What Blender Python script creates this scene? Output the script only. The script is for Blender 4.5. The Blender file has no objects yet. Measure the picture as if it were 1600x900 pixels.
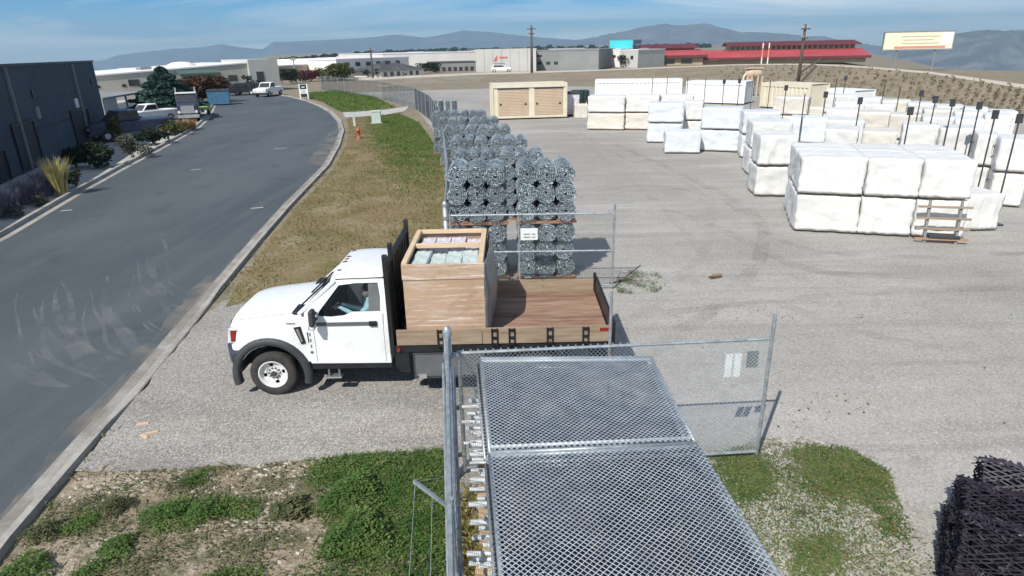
import bpy, bmesh, math, random
import numpy as np
from mathutils import Vector, Matrix, noise
random.seed(7); RS = np.random.RandomState(7)
sc = bpy.context.scene
col = sc.collection
# ------------------------------------------------------------------ camera
FPX, HC, ROLL, CH = 1000.0, 75.0, math.radians(1.2), 5.7      # focal length in 1600-px pixels, horizon row, roll, mast height
PITCH = math.atan((450 - HC) / FPX)
Fv = Vector((0, math.cos(PITCH), -math.sin(PITCH)))
_U = Vector((0, math.sin(PITCH), math.cos(PITCH))); _R = Vector((1, 0, 0))
Rv = _R * math.cos(ROLL) - _U * math.sin(ROLL)
Uv = _U * math.cos(ROLL) + _R * math.sin(ROLL)
cam = bpy.data.cameras.new('camera'); camo = bpy.data.objects.new('camera', cam); col.objects.link(camo)
cam.sensor_width = 36.0; cam.lens = 36.0 * FPX / 1600.0
cam.clip_start = 0.05; cam.clip_end = 40000
M = Matrix.Identity(4)
for i in range(3):
    M[i][0] = Rv[i]; M[i][1] = Uv[i]; M[i][2] = -Fv[i]
M[2][3] = CH
camo.matrix_world = M
sc.camera = camo
# ------------------------------------------------------------------ sky, sun, exposure
SUN_EL = math.radians(46); LDIR = Vector((0.507, 0.862, 0)).normalized()       # where shadows fall
w = bpy.data.worlds.new('World'); sc.world = w; w.use_nodes = True
nt = w.node_tree; nt.nodes.clear()
def wn(t, **k):
    n = nt.nodes.new(t)
    for a, b in k.items(): setattr(n, a, b)
    return n
wo = wn('ShaderNodeOutputWorld'); bg = wn('ShaderNodeBackground'); sky = wn('ShaderNodeTexSky')
sky.sky_type = 'NISHITA'; sky.sun_disc = False; sky.sun_elevation = SUN_EL
sky.sun_rotation = math.atan2(-LDIR.x, -LDIR.y) % (2 * math.pi)
sky.altitude = 1400; sky.air_density = 0.8; sky.dust_density = 0.05; sky.ozone_density = 4.0
tc = wn('ShaderNodeTexCoord'); sep = wn('ShaderNodeSeparateXYZ'); nt.links.new(tc.outputs['Generated'], sep.inputs[0])
zz = wn('ShaderNodeMath', operation='ADD'); nt.links.new(sep.outputs['Z'], zz.inputs[0]); zz.inputs[1].default_value = 0.10
zm = wn('ShaderNodeMath', operation='MAXIMUM'); nt.links.new(zz.outputs[0], zm.inputs[0]); zm.inputs[1].default_value = 0.05
dx = wn('ShaderNodeMath', operation='DIVIDE'); dy = wn('ShaderNodeMath', operation='DIVIDE')
nt.links.new(sep.outputs['X'], dx.inputs[0]); nt.links.new(zm.outputs[0], dx.inputs[1])
nt.links.new(sep.outputs['Y'], dy.inputs[0]); nt.links.new(zm.outputs[0], dy.inputs[1])
cmb = wn('ShaderNodeCombineXYZ'); nt.links.new(dx.outputs[0], cmb.inputs[0]); nt.links.new(dy.outputs[0], cmb.inputs[1])
cn = wn('ShaderNodeTexNoise'); cn.inputs['Scale'].default_value = 0.42; cn.inputs['Detail'].default_value = 9
cn.inputs['Roughness'].default_value = 0.58; cn.inputs['Distortion'].default_value = 0.7
cmap = wn('ShaderNodeMapping'); cmap.inputs['Location'].default_value = (3.1, 1.7, 0.4); cmap.inputs['Scale'].default_value = (0.55, 1.0, 1)
cmap.inputs['Rotation'].default_value = (0, 0, 0.35)
nt.links.new(cmb.outputs[0], cmap.inputs[0]); nt.links.new(cmap.outputs[0], cn.inputs['Vector'])
cr = wn('ShaderNodeValToRGB'); cr.color_ramp.elements[0].position = 0.43; cr.color_ramp.elements[1].position = 0.66
cr.color_ramp.elements[1].color = (.8, .8, .8, 1)
nt.links.new(cn.outputs['Fac'], cr.inputs[0])
cm = wn('ShaderNodeMixRGB'); cm.inputs[2].default_value = (15.0, 15.6, 15.6, 1)
hsv = wn('ShaderNodeHueSaturation'); hsv.inputs['Saturation'].default_value = 1.6; hsv.inputs['Value'].default_value = 1.25; nt.links.new(sky.outputs[0], hsv.inputs['Color'])
nt.links.new(cr.outputs[0], cm.inputs[0]); nt.links.new(hsv.outputs[0], cm.inputs[1])
nt.links.new(cm.outputs[0], bg.inputs[0]); bg.inputs[1].default_value = 0.078
nt.links.new(bg.outputs[0], wo.inputs[0])
sun = bpy.data.lights.new('sun', 'SUN'); suno = bpy.data.objects.new('sun', sun); col.objects.link(suno)
sun.energy = 5.0; sun.angle = math.radians(0.53); sun.color = (1.0, 0.955, 0.89)
sd = Vector((LDIR.x * math.cos(SUN_EL), LDIR.y * math.cos(SUN_EL), -math.sin(SUN_EL)))
suno.rotation_euler = sd.to_track_quat('-Z', 'Y').to_euler(); suno.location = (-30, -50, 60)
sc.view_settings.view_transform = 'Standard'; sc.view_settings.look = 'None'
sc.view_settings.exposure = 0.13; sc.view_settings.gamma = 1.0; sc.view_settings.use_curve_mapping = False
sc.render.engine = 'CYCLES'
sc.cycles.use_denoising = True
sc.cycles.max_bounces = 6; sc.cycles.transparent_max_bounces = 12; sc.cycles.volume_bounces = 0
# ------------------------------------------------------------------ helpers
def U(x, y, z=0.0):
    """the point at height z that the photograph shows at pixel (x, y)"""
    d = Fv * FPX + Rv * (x - 800) + Uv * (450 - y)
    t = (z - CH) / d.z
    return Vector((d.x * t, d.y * t, z))
def P(v):
    q = Vector(v) - Vector((0, 0, CH)); d = q.dot(Fv)
    return 800 + FPX * q.dot(Rv) / d, 450 - FPX * q.dot(Uv) / d
def height_at(b, ytop):
    lo, hi = 0.0, CH + b[1]/math.tan(PITCH)*.9
    for _ in range(50):
        m = (lo + hi) / 2
        if P((b[0], b[1], m))[1] > ytop: lo = m
        else: hi = m
    return lo
def tag(o, label=None, cat=None, group=None, kind=None):
    if label: o['label'] = label
    if cat: o['category'] = cat
    if group: o['group'] = group
    if kind: o['kind'] = kind
    return o
def empty(name, loc=(0, 0, 0), rz=0.0, label=None, cat=None, group=None):
    o = bpy.data.objects.new(name, None); col.objects.link(o); o.empty_display_size = .2
    o.location = loc; o.rotation_euler = (0, 0, rz)
    return tag(o, label, cat, group)
ORD = ['first', 'second', 'third', 'fourth', 'fifth', 'sixth', 'seventh', 'eighth', 'ninth', 'tenth', 'eleventh', 'twelfth']
class MB:
    def __init__(s): s.v = []; s.f = []
    def add(s, vs, fs):
        n = len(s.v); s.v += [tuple(a) for a in vs]; s.f += [tuple(i + n for i in f) for f in fs]; return s
    def box(s, x0, x1, y0, y1, z0, z1):
        return s.add([(x0,y0,z0),(x1,y0,z0),(x1,y1,z0),(x0,y1,z0),(x0,y0,z1),(x1,y0,z1),(x1,y1,z1),(x0,y1,z1)],
                     [(0,3,2,1),(4,5,6,7),(0,1,5,4),(1,2,6,5),(2,3,7,6),(3,0,4,7)])
    def bar(s, a, b, wd, ht, up=(0,0,1)):
        a = Vector(a); b = Vector(b); d = (b - a).normalized(); u = Vector(up)
        sx = d.cross(u)
        if sx.length < 1e-4: sx = d.cross(Vector((0,1,0)))
        sx.normalize(); u = sx.cross(d); sx = sx * wd / 2; u = u * ht / 2
        vs = [a-sx-u, a+sx-u, a+sx+u, a-sx+u, b-sx-u, b+sx-u, b+sx+u, b-sx+u]
        return s.add(vs, [(0,1,2,3),(7,6,5,4),(0,4,5,1),(1,5,6,2),(2,6,7,3),(3,7,4,0)])
    def tube(s, pts, r, n=6, cap=True):
        pts = [Vector(p) for p in pts]; rr = r if isinstance(r, (list, tuple)) else [r] * len(pts)
        base = len(s.v); prev = None
        for i, p in enumerate(pts):
            d = (pts[min(i+1, len(pts)-1)] - pts[max(i-1, 0)])
            d = d.normalized() if d.length > 1e-9 else Vector((0,0,1))
            if prev is None:
                a = d.cross(Vector((0,0,1)))
                if a.length < 1e-3: a = d.cross(Vector((1,0,0)))
            else:
                a = prev - d * prev.dot(d)
                if a.length < 1e-6: a = d.cross(Vector((1,0,0)))
            a.normalize(); prev = a; b = d.cross(a)
            for k in range(n):
                t = 2 * math.pi * k / n
                s.v.append(tuple(p + (a * math.cos(t) + b * math.sin(t)) * rr[i]))
        for i in range(len(pts) - 1):
            for k in range(n):
                k2 = (k + 1) % n
                s.f.append((base+i*n+k, base+i*n+k2, base+(i+1)*n+k2, base+(i+1)*n+k))
        if cap:
            s.f.append(tuple(base + k for k in reversed(range(n))))
            s.f.append(tuple(base + (len(pts)-1)*n + k for k in range(n)))
        return s
    def wire(s, a, b, r):
        """a thin three-sided straight wire"""
        a = Vector(a); b = Vector(b); d = (b - a).normalized()
        x = d.cross(Vector((0.3, 0.2, 0.93))); x.normalize(); y = d.cross(x)
        o = [x * r, (x * -.5 + y * .866) * r, (x * -.5 - y * .866) * r]
        return s.add([a + q for q in o] + [b + q for q in o], [(0,1,4,3),(1,2,5,4),(2,0,3,5)])
    def prism(s, pts, a, b, axis='y'):
        """polygon in the plane across the axis, extruded from a to b"""
        n = len(pts)
        def m(p, t):
            return {'y': (p[0], t, p[1]), 'z': (p[0], p[1], t), 'x': (t, p[0], p[1])}[axis]
        vs = [m(p, a) for p in pts] + [m(p, b) for p in pts]
        fs = [tuple(range(n)), tuple(reversed(range(n, 2*n)))] + [((i+1)%n, i, n+i, n+(i+1)%n) for i in range(n)]
        return s.add(vs, fs)
    def lathe(s, prof, n=24, axis='y', c=(0,0,0)):
        base = len(s.v)
        for (r, h) in prof:
            for k in range(n):
                t = 2*math.pi*k/n; a, b = r*math.cos(t), r*math.sin(t)
                q = {'y': (a, h, b), 'z': (a, b, h), 'x': (h, a, b)}[axis]
                s.v.append((q[0]+c[0], q[1]+c[1], q[2]+c[2]))
        for i in range(len(prof)-1):
            for k in range(n):
                k2 = (k+1) % n
                s.f.append((base+i*n+k, base+(i+1)*n+k, base+(i+1)*n+k2, base+i*n+k2))
        return s
    def blob(s, c, r, sub=2, amp=.15, fr=1.5, sq=(1,1,1), seed=0):
        bm = bmesh.new(); bmesh.ops.create_icosphere(bm, subdivisions=sub, radius=1)
        off = Vector((seed*3.1, seed*1.7, 5))
        vs = []
        for v in bm.verts:
            k = 1 + amp * noise.noise(v.co * fr + off)
            vs.append((c[0]+v.co.x*r*sq[0]*k, c[1]+v.co.y*r*sq[1]*k, c[2]+v.co.z*r*sq[2]*k))
        s.add(vs, [tuple(q.index for q in f.verts) for f in bm.faces]); bm.free(); return s
    def mesh(s, name, mat, smooth=False):
        me = bpy.data.meshes.new(name); me.from_pydata(s.v, [], s.f)
        if mat: me.materials.append(mat)
        bm = bmesh.new(); bm.from_mesh(me); bmesh.ops.recalc_face_normals(bm, faces=bm.faces); bm.to_mesh(me); bm.free()
        if smooth: me.polygons.foreach_set('use_smooth', [True]*len(me.polygons))
        me.update(); return me
    def build(s, name, mat, parent=None, loc=(0,0,0), rz=0.0, smooth=False, bevel=0.0, norecalc=False):
        if norecalc:
            me = bpy.data.meshes.new(name); me.from_pydata(s.v, [], s.f); me.materials.append(mat); me.update()
        else: me = s.mesh(name, mat, smooth)
        return obj(name, me, parent, loc, rz, bevel)
def obj(name, me, parent=None, loc=(0,0,0), rz=0.0, bevel=0.0):
    o = bpy.data.objects.new(name, me); col.objects.link(o); o.location = loc; o.rotation_euler = (0,0,rz)
    if parent: o.parent = parent
    if bevel:
        m = o.modifiers.new('bevel', 'BEVEL'); m.width = bevel; m.segments = 2; m.limit_method = 'ANGLE'; m.angle_limit = math.radians(40)
    return o
def bx(name, mat, parent, x0, x1, y0, y1, z0, z1, bevel=0.0):
    return MB().box(x0, x1, y0, y1, z0, z1).build(name, mat, parent, bevel=bevel)
# ------------------------------------------------------------------ materials
def mat(name, c, c2=None, rough=.7, metal=0.0, scale=3.0, var=.18, bump=0.0, bscale=None, detail=6, spec=.4, stretch=None, rand=0.0, lo=.35, hi=.65):
    m = bpy.data.materials.new(name); m.use_nodes = True; t = m.node_tree; b = t.nodes['Principled BSDF']
    b.inputs['Roughness'].default_value = rough; b.inputs['Metallic'].default_value = metal
    b.inputs['Specular IOR Level'].default_value = spec
    if c2 is None:
        c2 = tuple(min(1, x*(1+var)) for x in c); c = tuple(x*(1-var) for x in c)
    co = t.nodes.new('ShaderNodeTexCoord'); src = co.outputs['Object']
    if stretch:
        mp = t.nodes.new('ShaderNodeMapping'); mp.inputs['Scale'].default_value = stretch; t.links.new(src, mp.inputs[0]); src = mp.outputs[0]
    n = t.nodes.new('ShaderNodeTexNoise'); n.inputs['Scale'].default_value = scale; n.inputs['Detail'].default_value = detail
    n.inputs['Roughness'].default_value = .62
    t.links.new(src, n.inputs['Vector'])
    r = t.nodes.new('ShaderNodeValToRGB'); r.color_ramp.elements[0].position = lo; r.color_ramp.elements[1].position = hi
    r.color_ramp.elements[0].color = (*c, 1); r.color_ramp.elements[1].color = (*c2, 1)
    t.links.new(n.outputs['Fac'], r.inputs[0]); out = r.outputs[0]
    if rand:
        oi = t.nodes.new('ShaderNodeObjectInfo'); hs = t.nodes.new('ShaderNodeHueSaturation')
        mr = t.nodes.new('ShaderNodeMapRange'); mr.inputs[3].default_value = 1-rand; mr.inputs[4].default_value = 1+rand
        t.links.new(oi.outputs['Random'], mr.inputs[0]); t.links.new(mr.outputs[0], hs.inputs['Value']); t.links.new(out, hs.inputs['Color']); out = hs.outputs[0]
    t.links.new(out, b.inputs['Base Color'])
    if bump:
        n2 = t.nodes.new('ShaderNodeTexNoise'); n2.inputs['Scale'].default_value = bscale or scale*6; n2.inputs['Detail'].default_value = 5
        t.links.new(src, n2.inputs['Vector'])
        bp = t.nodes.new('ShaderNodeBump'); bp.inputs['Strength'].default_value = min(1, bump); bp.inputs['Distance'].default_value = .03
        t.links.new(n2.outputs['Fac'], bp.inputs['Height']); t.links.new(bp.outputs[0], b.inputs['Normal'])
    return m
def layered(name, layers, rough=.95, bump=.5, bscale=60, spec=.2, pebble=None, tracks=None):
    """ground material: layers of (scale, stretch, lo, hi, colour, detail) mixed one over another"""
    m = bpy.data.materials.new(name); m.use_nodes = True; t = m.node_tree; b = t.nodes['Principled BSDF']
    b.inputs['Roughness'].default_value = rough; b.inputs['Specular IOR Level'].default_value = spec
    co = t.nodes.new('ShaderNodeTexCoord'); cur = None
    for i, L in enumerate(layers):
        if i == 0:
            rgb = t.nodes.new('ShaderNodeRGB'); rgb.outputs[0].default_value = (*L, 1); cur = rgb.outputs[0]; continue
        scl, st, lo, hi, c, op = L
        mp = t.nodes.new('ShaderNodeMapping'); mp.inputs['Scale'].default_value = st; mp.inputs['Location'].default_value = (i*7.3, i*3.1, i)
        t.links.new(co.outputs['Object'], mp.inputs[0])
        n = t.nodes.new('ShaderNodeTexNoise'); n.inputs['Scale'].default_value = scl; n.inputs['Detail'].default_value = 7; n.inputs['Roughness'].default_value = .65
        t.links.new(mp.outputs[0], n.inputs['Vector'])
        r = t.nodes.new('ShaderNodeMapRange'); r.inputs[1].default_value = lo; r.inputs[2].default_value = hi; r.inputs[3].default_value = 0; r.inputs[4].default_value = op
        t.links.new(n.outputs['Fac'], r.inputs[0])
        mx = t.nodes.new('ShaderNodeMixRGB'); mx.inputs[2].default_value = (*c, 1)
        t.links.new(r.outputs[0], mx.inputs[0]); t.links.new(cur, mx.inputs[1]); cur = mx.outputs[0]
    if pebble:
        v = t.nodes.new('ShaderNodeTexVoronoi'); v.inputs['Scale'].default_value = pebble[0]
        t.links.new(co.outputs['Object'], v.inputs['Vector'])
        bw = t.nodes.new('ShaderNodeRGBToBW'); t.links.new(v.outputs['Color'], bw.inputs[0])
        mr = t.nodes.new('ShaderNodeMapRange'); mr.inputs[1].default_value = .15; mr.inputs[2].default_value = .85
        mr.inputs[3].default_value = 1-pebble[1]; mr.inputs[4].default_value = 1+pebble[1]
        t.links.new(bw.outputs[0], mr.inputs[0])
        hs = t.nodes.new('ShaderNodeHueSaturation'); t.links.new(mr.outputs[0], hs.inputs['Value']); t.links.new(cur, hs.inputs['Color']); cur = hs.outputs[0]
    t.links.new(cur, b.inputs['Base Color'])
    n2 = t.nodes.new('ShaderNodeTexNoise'); n2.inputs['Scale'].default_value = bscale; n2.inputs['Detail'].default_value = 6
    t.links.new(co.outputs['Object'], n2.inputs['Vector'])
    bp = t.nodes.new('ShaderNodeBump'); bp.inputs['Strength'].default_value = bump; bp.inputs['Distance'].default_value = .04
    t.links.new(n2.outputs['Fac'], bp.inputs['Height']); t.links.new(bp.outputs[0], b.inputs['Normal'])
    return m
def foliage(name, c, c2, scale=2.0, trans=.25, lo=.35, hi=.65):
    m = mat(name, c, c2, rough=.75, scale=scale, spec=.2, lo=lo, hi=hi); t = m.node_tree; b = t.nodes['Principled BSDF']
    src = b.inputs['Base Color'].links[0].from_socket
    tr = t.nodes.new('ShaderNodeBsdfTranslucent'); t.links.new(src, tr.inputs[0])
    mx = t.nodes.new('ShaderNodeMixShader'); mx.inputs[0].default_value = trans
    t.links.new(b.outputs[0], mx.inputs[1]); t.links.new(tr.outputs[0], mx.inputs[2])
    t.links.new(mx.outputs[0], t.nodes['Material Output'].inputs[0]); return m
def glassy(name, tint=(.25,.3,.32), clear=.5, rough=.03):
    m = bpy.data.materials.new(name); m.use_nodes = True; t = m.node_tree; b = t.nodes['Principled BSDF']
    b.inputs['Base Color'].default_value = (.02,.025,.03,1); b.inputs['Roughness'].default_value = rough
    b.inputs['Specular IOR Level'].default_value = .6
    tr = t.nodes.new('ShaderNodeBsdfTransparent'); tr.inputs[0].default_value = (*tint, 1)
    mx = t.nodes.new('ShaderNodeMixShader'); mx.inputs[0].default_value = clear
    t.links.new(b.outputs[0], mx.inputs[1]); t.links.new(tr.outputs[0], mx.inputs[2]); t.links.new(mx.outputs[0], t.nodes['Material Output'].inputs[0]); return m

A = {}
A['ground'] = layered('dry_ground', [(.23,.195,.14), (.35,(1,1,1),.42,.6,(.17,.15,.10),.9), (3,(1,1,1),.45,.62,(.30,.26,.19),.7)], bump=.4, bscale=6)
A['gravel'] = layered('gravel_yard', [(.35,.332,.30), (.12,(1,.6,1),.44,.58,(.275,.26,.235),.9), (.35,(.35,1.6,1),.48,.68,(.43,.42,.40),.7), (.55,(.22,2.4,1),.5,.66,(.26,.248,.228),.75), (1.7,(1,1,1),.55,.68,(.27,.255,.23),.6),
    (16,(1,1,1),.46,.7,(.48,.46,.43),.5), (34,(1,1,1),.52,.66,(.20,.185,.17),.45)], bump=.45, bscale=40, pebble=(36,.17))
A['drive'] = layered('driveway_gravel', [(.315,.298,.27), (.35,(.3,1.8,1),.45,.62,(.40,.375,.33),.8), (.6,(.5,1.2,1),.5,.62,(.23,.215,.19),.7), (24,(1,1,1),.46,.66,(.47,.45,.43),.6), (48,(1,1,1),.50,.62,(.15,.14,.135),.6)], bump=.5, bscale=60, pebble=(40,.30))
A['asphalt'] = layered('asphalt', [(.064,.079,.087), (.18,(1,.35,1),.42,.60,(.092,.107,.114),.95), (.9,(1.6,.12,1),.5,.66,(.10,.112,.118),.6), (60,(1,1,1),.5,.7,(.12,.125,.13),.45), (.5,(1,1,1),.58,.7,(.05,.061,.068),.7)], rough=.82, bump=.25, bscale=120, spec=.35, pebble=(70,.12))
A['gutter'] = layered('concrete_kerb', [(.37,.355,.32), (.7,(1,1,1),.46,.60,(.23,.215,.19),.85), (2.5,(1,1,1),.48,.62,(.28,.265,.235),.8), (14,(1,1,1),.5,.66,(.47,.455,.42),.5)], rough=.9, bump=.2, bscale=50)
A['concrete'] = mat('pale_concrete', (.36,.36,.33), (.47,.46,.42), rough=.9, scale=1.2, bump=.15)
A['turf'] = layered('dry_turf', [(.235,.18,.095), (.35,(1,1,1),.46,.60,(.165,.155,.062),.85), (1.6,(1,1,1),.48,.62,(.26,.20,.115),.8), (.7,(1,1,1),.52,.62,(.30,.24,.16),.8), (9,(1,1,1),.48,.66,(.10,.09,.045),.6)], bump=.9, bscale=26)
A['weedsoil'] = layered('weedy_soil', [(.27,.22,.155), (.8,(1,1,1),.48,.60,(.44,.37,.29),.85), (2.2,(1,1,1),.5,.62,(.095,.10,.05),.85), (11,(1,1,1),.5,.66,(.10,.08,.055),.7), (30,(1,1,1),.56,.68,(.42,.38,.32),.6)], bump=.9, bscale=22)
A['graydirt'] = layered('pale_dirt_lot', [(.33,.30,.26), (.08,(1,1,1),.42,.6,(.29,.27,.24),.9), (1.5,(1,1,1),.5,.66,(.37,.34,.30),.6)], bump=.2, bscale=5)
A['bank'] = layered('scrubby_bank', [(.26,.215,.155), (.12,(1,1,1),.45,.6,(.20,.165,.11),.9), (.9,(1,1,1),.5,.62,(.15,.125,.075),.8), (3.2,(1,1,1),.5,.64,(.34,.29,.215),.7)], bump=.9, bscale=2.2)
A['pale_road'] = mat('pale_dirt_road', (.46,.40,.31), (.53,.47,.38), rough=.95, scale=.3)
A['tan_dirt'] = mat('tan_dirt', (.42,.31,.20), (.5,.39,.27), rough=.95, scale=.4)
A['wood'] = mat('weathered_wood', (.24,.175,.115), (.36,.28,.20), rough=.85, scale=2.2, stretch=(.6,6,6), bump=.3, bscale=30)
A['deckwood'] = mat('red_brown_deck_wood', (.20,.105,.068), (.36,.24,.17), rough=.8, scale=1.6, stretch=(.7,5,5), bump=.25, bscale=20, rand=.18)
A['ply'] = mat('plywood_in_plastic_wrap', (.40,.26,.155), (.46,.31,.20), rough=.35, scale=2.2, stretch=(.7,1,1.6), spec=.6)
A['lumber'] = mat('pale_lumber', (.55,.40,.25), (.66,.51,.35), rough=.75, scale=2, stretch=(1,5,5))
A['galv'] = mat('galvanised_steel', (.27,.305,.32), (.46,.50,.52), rough=.45, metal=.5, scale=9)
A['galvwire'] = mat('galvanised_wire', (.42,.50,.55), (.62,.70,.74), rough=.5, metal=.35, scale=6)
A['dullwire'] = mat('weathered_dull_wire', (.07,.085,.095), (.13,.15,.165), rough=.7, metal=.2, scale=6)
A['dullgalv'] = mat('dull_galvanised_wire', (.20,.235,.25), (.30,.34,.36), rough=.6, metal=.3, scale=6)
A['rollwire'] = mat('bluish_rolled_wire', (.29,.355,.385), (.47,.54,.57), rough=.5, metal=.35, scale=5, rand=.13)
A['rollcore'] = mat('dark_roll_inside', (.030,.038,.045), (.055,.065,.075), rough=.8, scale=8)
A['pipe'] = mat('white_galvanised_pipe', (.62,.64,.64), (.76,.78,.77), rough=.4, metal=.2, scale=5)
A['blackwire'] = mat('black_coating_and_gap_shade', (.020,.017,.026), (.045,.038,.055), rough=.5, scale=9)  # black coating on the rolls; painted gap shade on the lower panels
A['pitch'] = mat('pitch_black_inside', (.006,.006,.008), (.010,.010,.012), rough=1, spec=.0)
A['black'] = mat('black_paint', (.012,.013,.015), (.022,.024,.027), rough=.45, scale=4)
A['blackplastic'] = mat('dark_grey_plastic', (.035,.038,.042), (.055,.058,.062), rough=.6, scale=5)
A['rubber'] = mat('tyre_rubber', (.028,.027,.026), (.055,.052,.048), rough=.85, scale=6)
A['white'] = mat('white_truck_paint', (.62,.61,.585), (.78,.79,.79), rough=.2, scale=1.6, spec=.6, lo=.26, hi=.46)
A['whitesteel'] = mat('white_wheel_steel', (.58,.58,.57), (.72,.72,.70), rough=.45, scale=6)
A['greyflat'] = mat('grey_trim', (.10,.105,.11), (.13,.135,.14), rough=.5)
A['glass'] = glassy('tinted_truck_glass', (.80,.90,.94), .82)
A['windshield'] = glassy('dark_windscreen_glass', (.3,.34,.36), .35)
A['interior'] = mat('dark_cab_interior', (.03,.032,.035), (.05,.05,.055), rough=.8)
A['shirt'] = mat('pale_teal_shirt', (.42,.62,.64), (.55,.74,.75), rough=.85, scale=6, bump=.4)
A['skin'] = mat('skin', (.42,.26,.19), (.48,.30,.22), rough=.6)
A['hair'] = mat('dark_hair', (.02,.016,.012), (.04,.03,.022), rough=.7)
A['jeans'] = mat('dark_denim', (.03,.04,.07), (.05,.065,.10), rough=.9)
A['amber'] = mat('amber_lens', (.10,.04,.015), (.14,.06,.02), rough=.25)
A['red'] = mat('red_lens', (.20,.02,.018), (.28,.03,.025), rough=.25)
A['clear'] = mat('clear_lamp_lens', (.55,.56,.58), (.7,.7,.72), rough=.15, spec=.8)
A['chrome'] = mat('bright_metal', (.55,.56,.57), (.7,.7,.71), rough=.25, metal=.8)
A['greywrap'] = mat('smoky_grey_wrap', (.12,.13,.14), (.22,.23,.24), rough=.3, scale=1.6, spec=.6, bump=.3, bscale=4)
A['lilac'] = mat('pale_lilac_bags', (.55,.50,.54), (.72,.68,.71), rough=.45, scale=5, bump=.6, bscale=12)
A['seafoam'] = mat('pale_sea_green_bags', (.44,.52,.50), (.58,.66,.63), rough=.45, scale=5, bump=.6, bscale=12)
A['mark'] = mat('black_print', (.03,.03,.03), (.05,.05,.05), rough=.8)
A['cream'] = mat('cream_container_paint', (.62,.56,.42), (.70,.64,.50), rough=.6, scale=1)
A['tan'] = mat('tan_roller_door', (.48,.37,.26), (.55,.44,.32), rough=.6, scale=1)
A['whitepaint'] = mat('white_sheet_metal', (.72,.74,.72), (.80,.81,.79), rough=.5, scale=1)
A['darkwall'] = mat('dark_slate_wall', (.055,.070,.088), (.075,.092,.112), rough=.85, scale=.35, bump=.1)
A['darkrecess'] = mat('dark_doorway_paint', (.022,.022,.026), (.035,.035,.04), rough=.6)
A['beigewall'] = mat('beige_tilt_wall', (.42,.39,.33), (.49,.45,.385), rough=.9, scale=.3)
A['greywall'] = mat('light_grey_wall', (.44,.44,.41), (.50,.50,.47), rough=.85, scale=.2)
A['graywall2'] = mat('mid_grey_wall', (.20,.205,.205), (.25,.255,.255), rough=.85, scale=.2)
A['whitewall'] = mat('white_wall', (.70,.67,.63), (.78,.75,.71), rough=.85, scale=.15)
A['roofwhite'] = mat('white_membrane_roof', (.66,.65,.66), (.74,.73,.74), rough=.8, scale=.05)
A['roofdark'] = mat('charcoal_roof', (.055,.058,.062), (.085,.088,.092), rough=.85, scale=.4)
A['redroof'] = mat('red_metal_roof', (.36,.055,.062), (.45,.085,.09), rough=.55, scale=.12)
A['darkred'] = mat('dark_red_metal', (.11,.022,.025), (.15,.035,.036), rough=.6, scale=.2)
A['tanwall'] = mat('tan_block_wall', (.36,.29,.20), (.44,.36,.26), rough=.9, scale=.3)
A['pane'] = mat('dark_window_pane', (.02,.024,.028), (.045,.05,.055), rough=.15, spec=.7)
A['awning'] = mat('green_awning_cloth', (.06,.10,.09), (.09,.14,.12), rough=.8)
A['poleswood'] = mat('creosoted_pole_wood', (.075,.058,.045), (.12,.095,.075), rough=.9, scale=2, stretch=(4,4,.4))
A['teal'] = mat('turquoise_panel', (.05,.52,.58), (.07,.60,.66), rough=.5)
A['ivory'] = mat('ivory_poster', (.74,.70,.52), (.78,.74,.58), rough=.6)
A['posterred'] = mat('salmon_red_print', (.62,.22,.16), (.68,.28,.20), rough=.6)
A['signred'] = mat('red_sign_print', (.55,.06,.05), (.62,.09,.07), rough=.6)
A['orange'] = mat('orange_hydrant_paint', (.30,.085,.03), (.38,.12,.045), rough=.5)
A['utilgreen'] = mat('pale_green_cabinet', (.42,.50,.43), (.50,.57,.50), rough=.6)
A['blue'] = mat('blue_dumpster_paint', (.04,.13,.22), (.06,.17,.28), rough=.6)
A['limegreen'] = mat('green_yellow_paint', (.22,.33,.06), (.30,.42,.09), rough=.6)
A['darkblue'] = mat('navy_truck_paint', (.03,.04,.07), (.05,.06,.10), rough=.4)
A['bark'] = mat('bark', (.07,.05,.035), (.12,.09,.065), rough=.9, scale=4, stretch=(3,3,.5))
A['spruce'] = foliage('blue_green_needles', (.022,.055,.045), (.06,.115,.095), 1.2)
A['maple'] = foliage('russet_leaves', (.055,.030,.022), (.11,.06,.035), 1.2)
A['leafgreen'] = foliage('green_leaves', (.028,.060,.020), (.075,.115,.038), 1.0)
A['leafolive'] = foliage('olive_leaves', (.06,.075,.025), (.13,.135,.045), 1.0)
A['leafdark'] = foliage('dark_green_leaves', (.014,.026,.015), (.035,.055,.028), 1.0)
A['leafred'] = foliage('crimson_leaves', (.08,.02,.025), (.14,.04,.04), 1.0)
A['bushgrey'] = foliage('grey_green_leaves', (.095,.10,.075), (.16,.165,.13), 3)
A['lavender'] = foliage('lavender_spikes', (.14,.13,.17), (.26,.24,.31), 4)
A['straw'] = foliage('yellow_straw_blades', (.33,.29,.10), (.46,.42,.20), 2)
A['rust_grass'] = foliage('orange_tan_blades', (.34,.20,.09), (.44,.28,.14), 2)
A['weed'] = foliage('bright_weed_leaves', (.055,.14,.030), (.19,.265,.085), 2.2, trans=.38)
A['weeddark'] = foliage('dull_weed_leaves', (.075,.095,.040), (.16,.165,.08), 2)
A['grassgreen'] = foliage('green_grass_blades', (.065,.15,.025), (.15,.24,.055), .8, trans=.38)
A['grassdry'] = foliage('dry_grass_blades', (.26,.205,.10), (.195,.185,.075), .55, lo=.42, hi=.58)
A['stone'] = mat('pale_stones', (.36,.32,.27), (.55,.50,.44), rough=.9, scale=3)
A['mount'] = mat('hazy_mountain', (.10,.115,.12), (.15,.165,.165), rough=1, scale=.004, bump=0)
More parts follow.
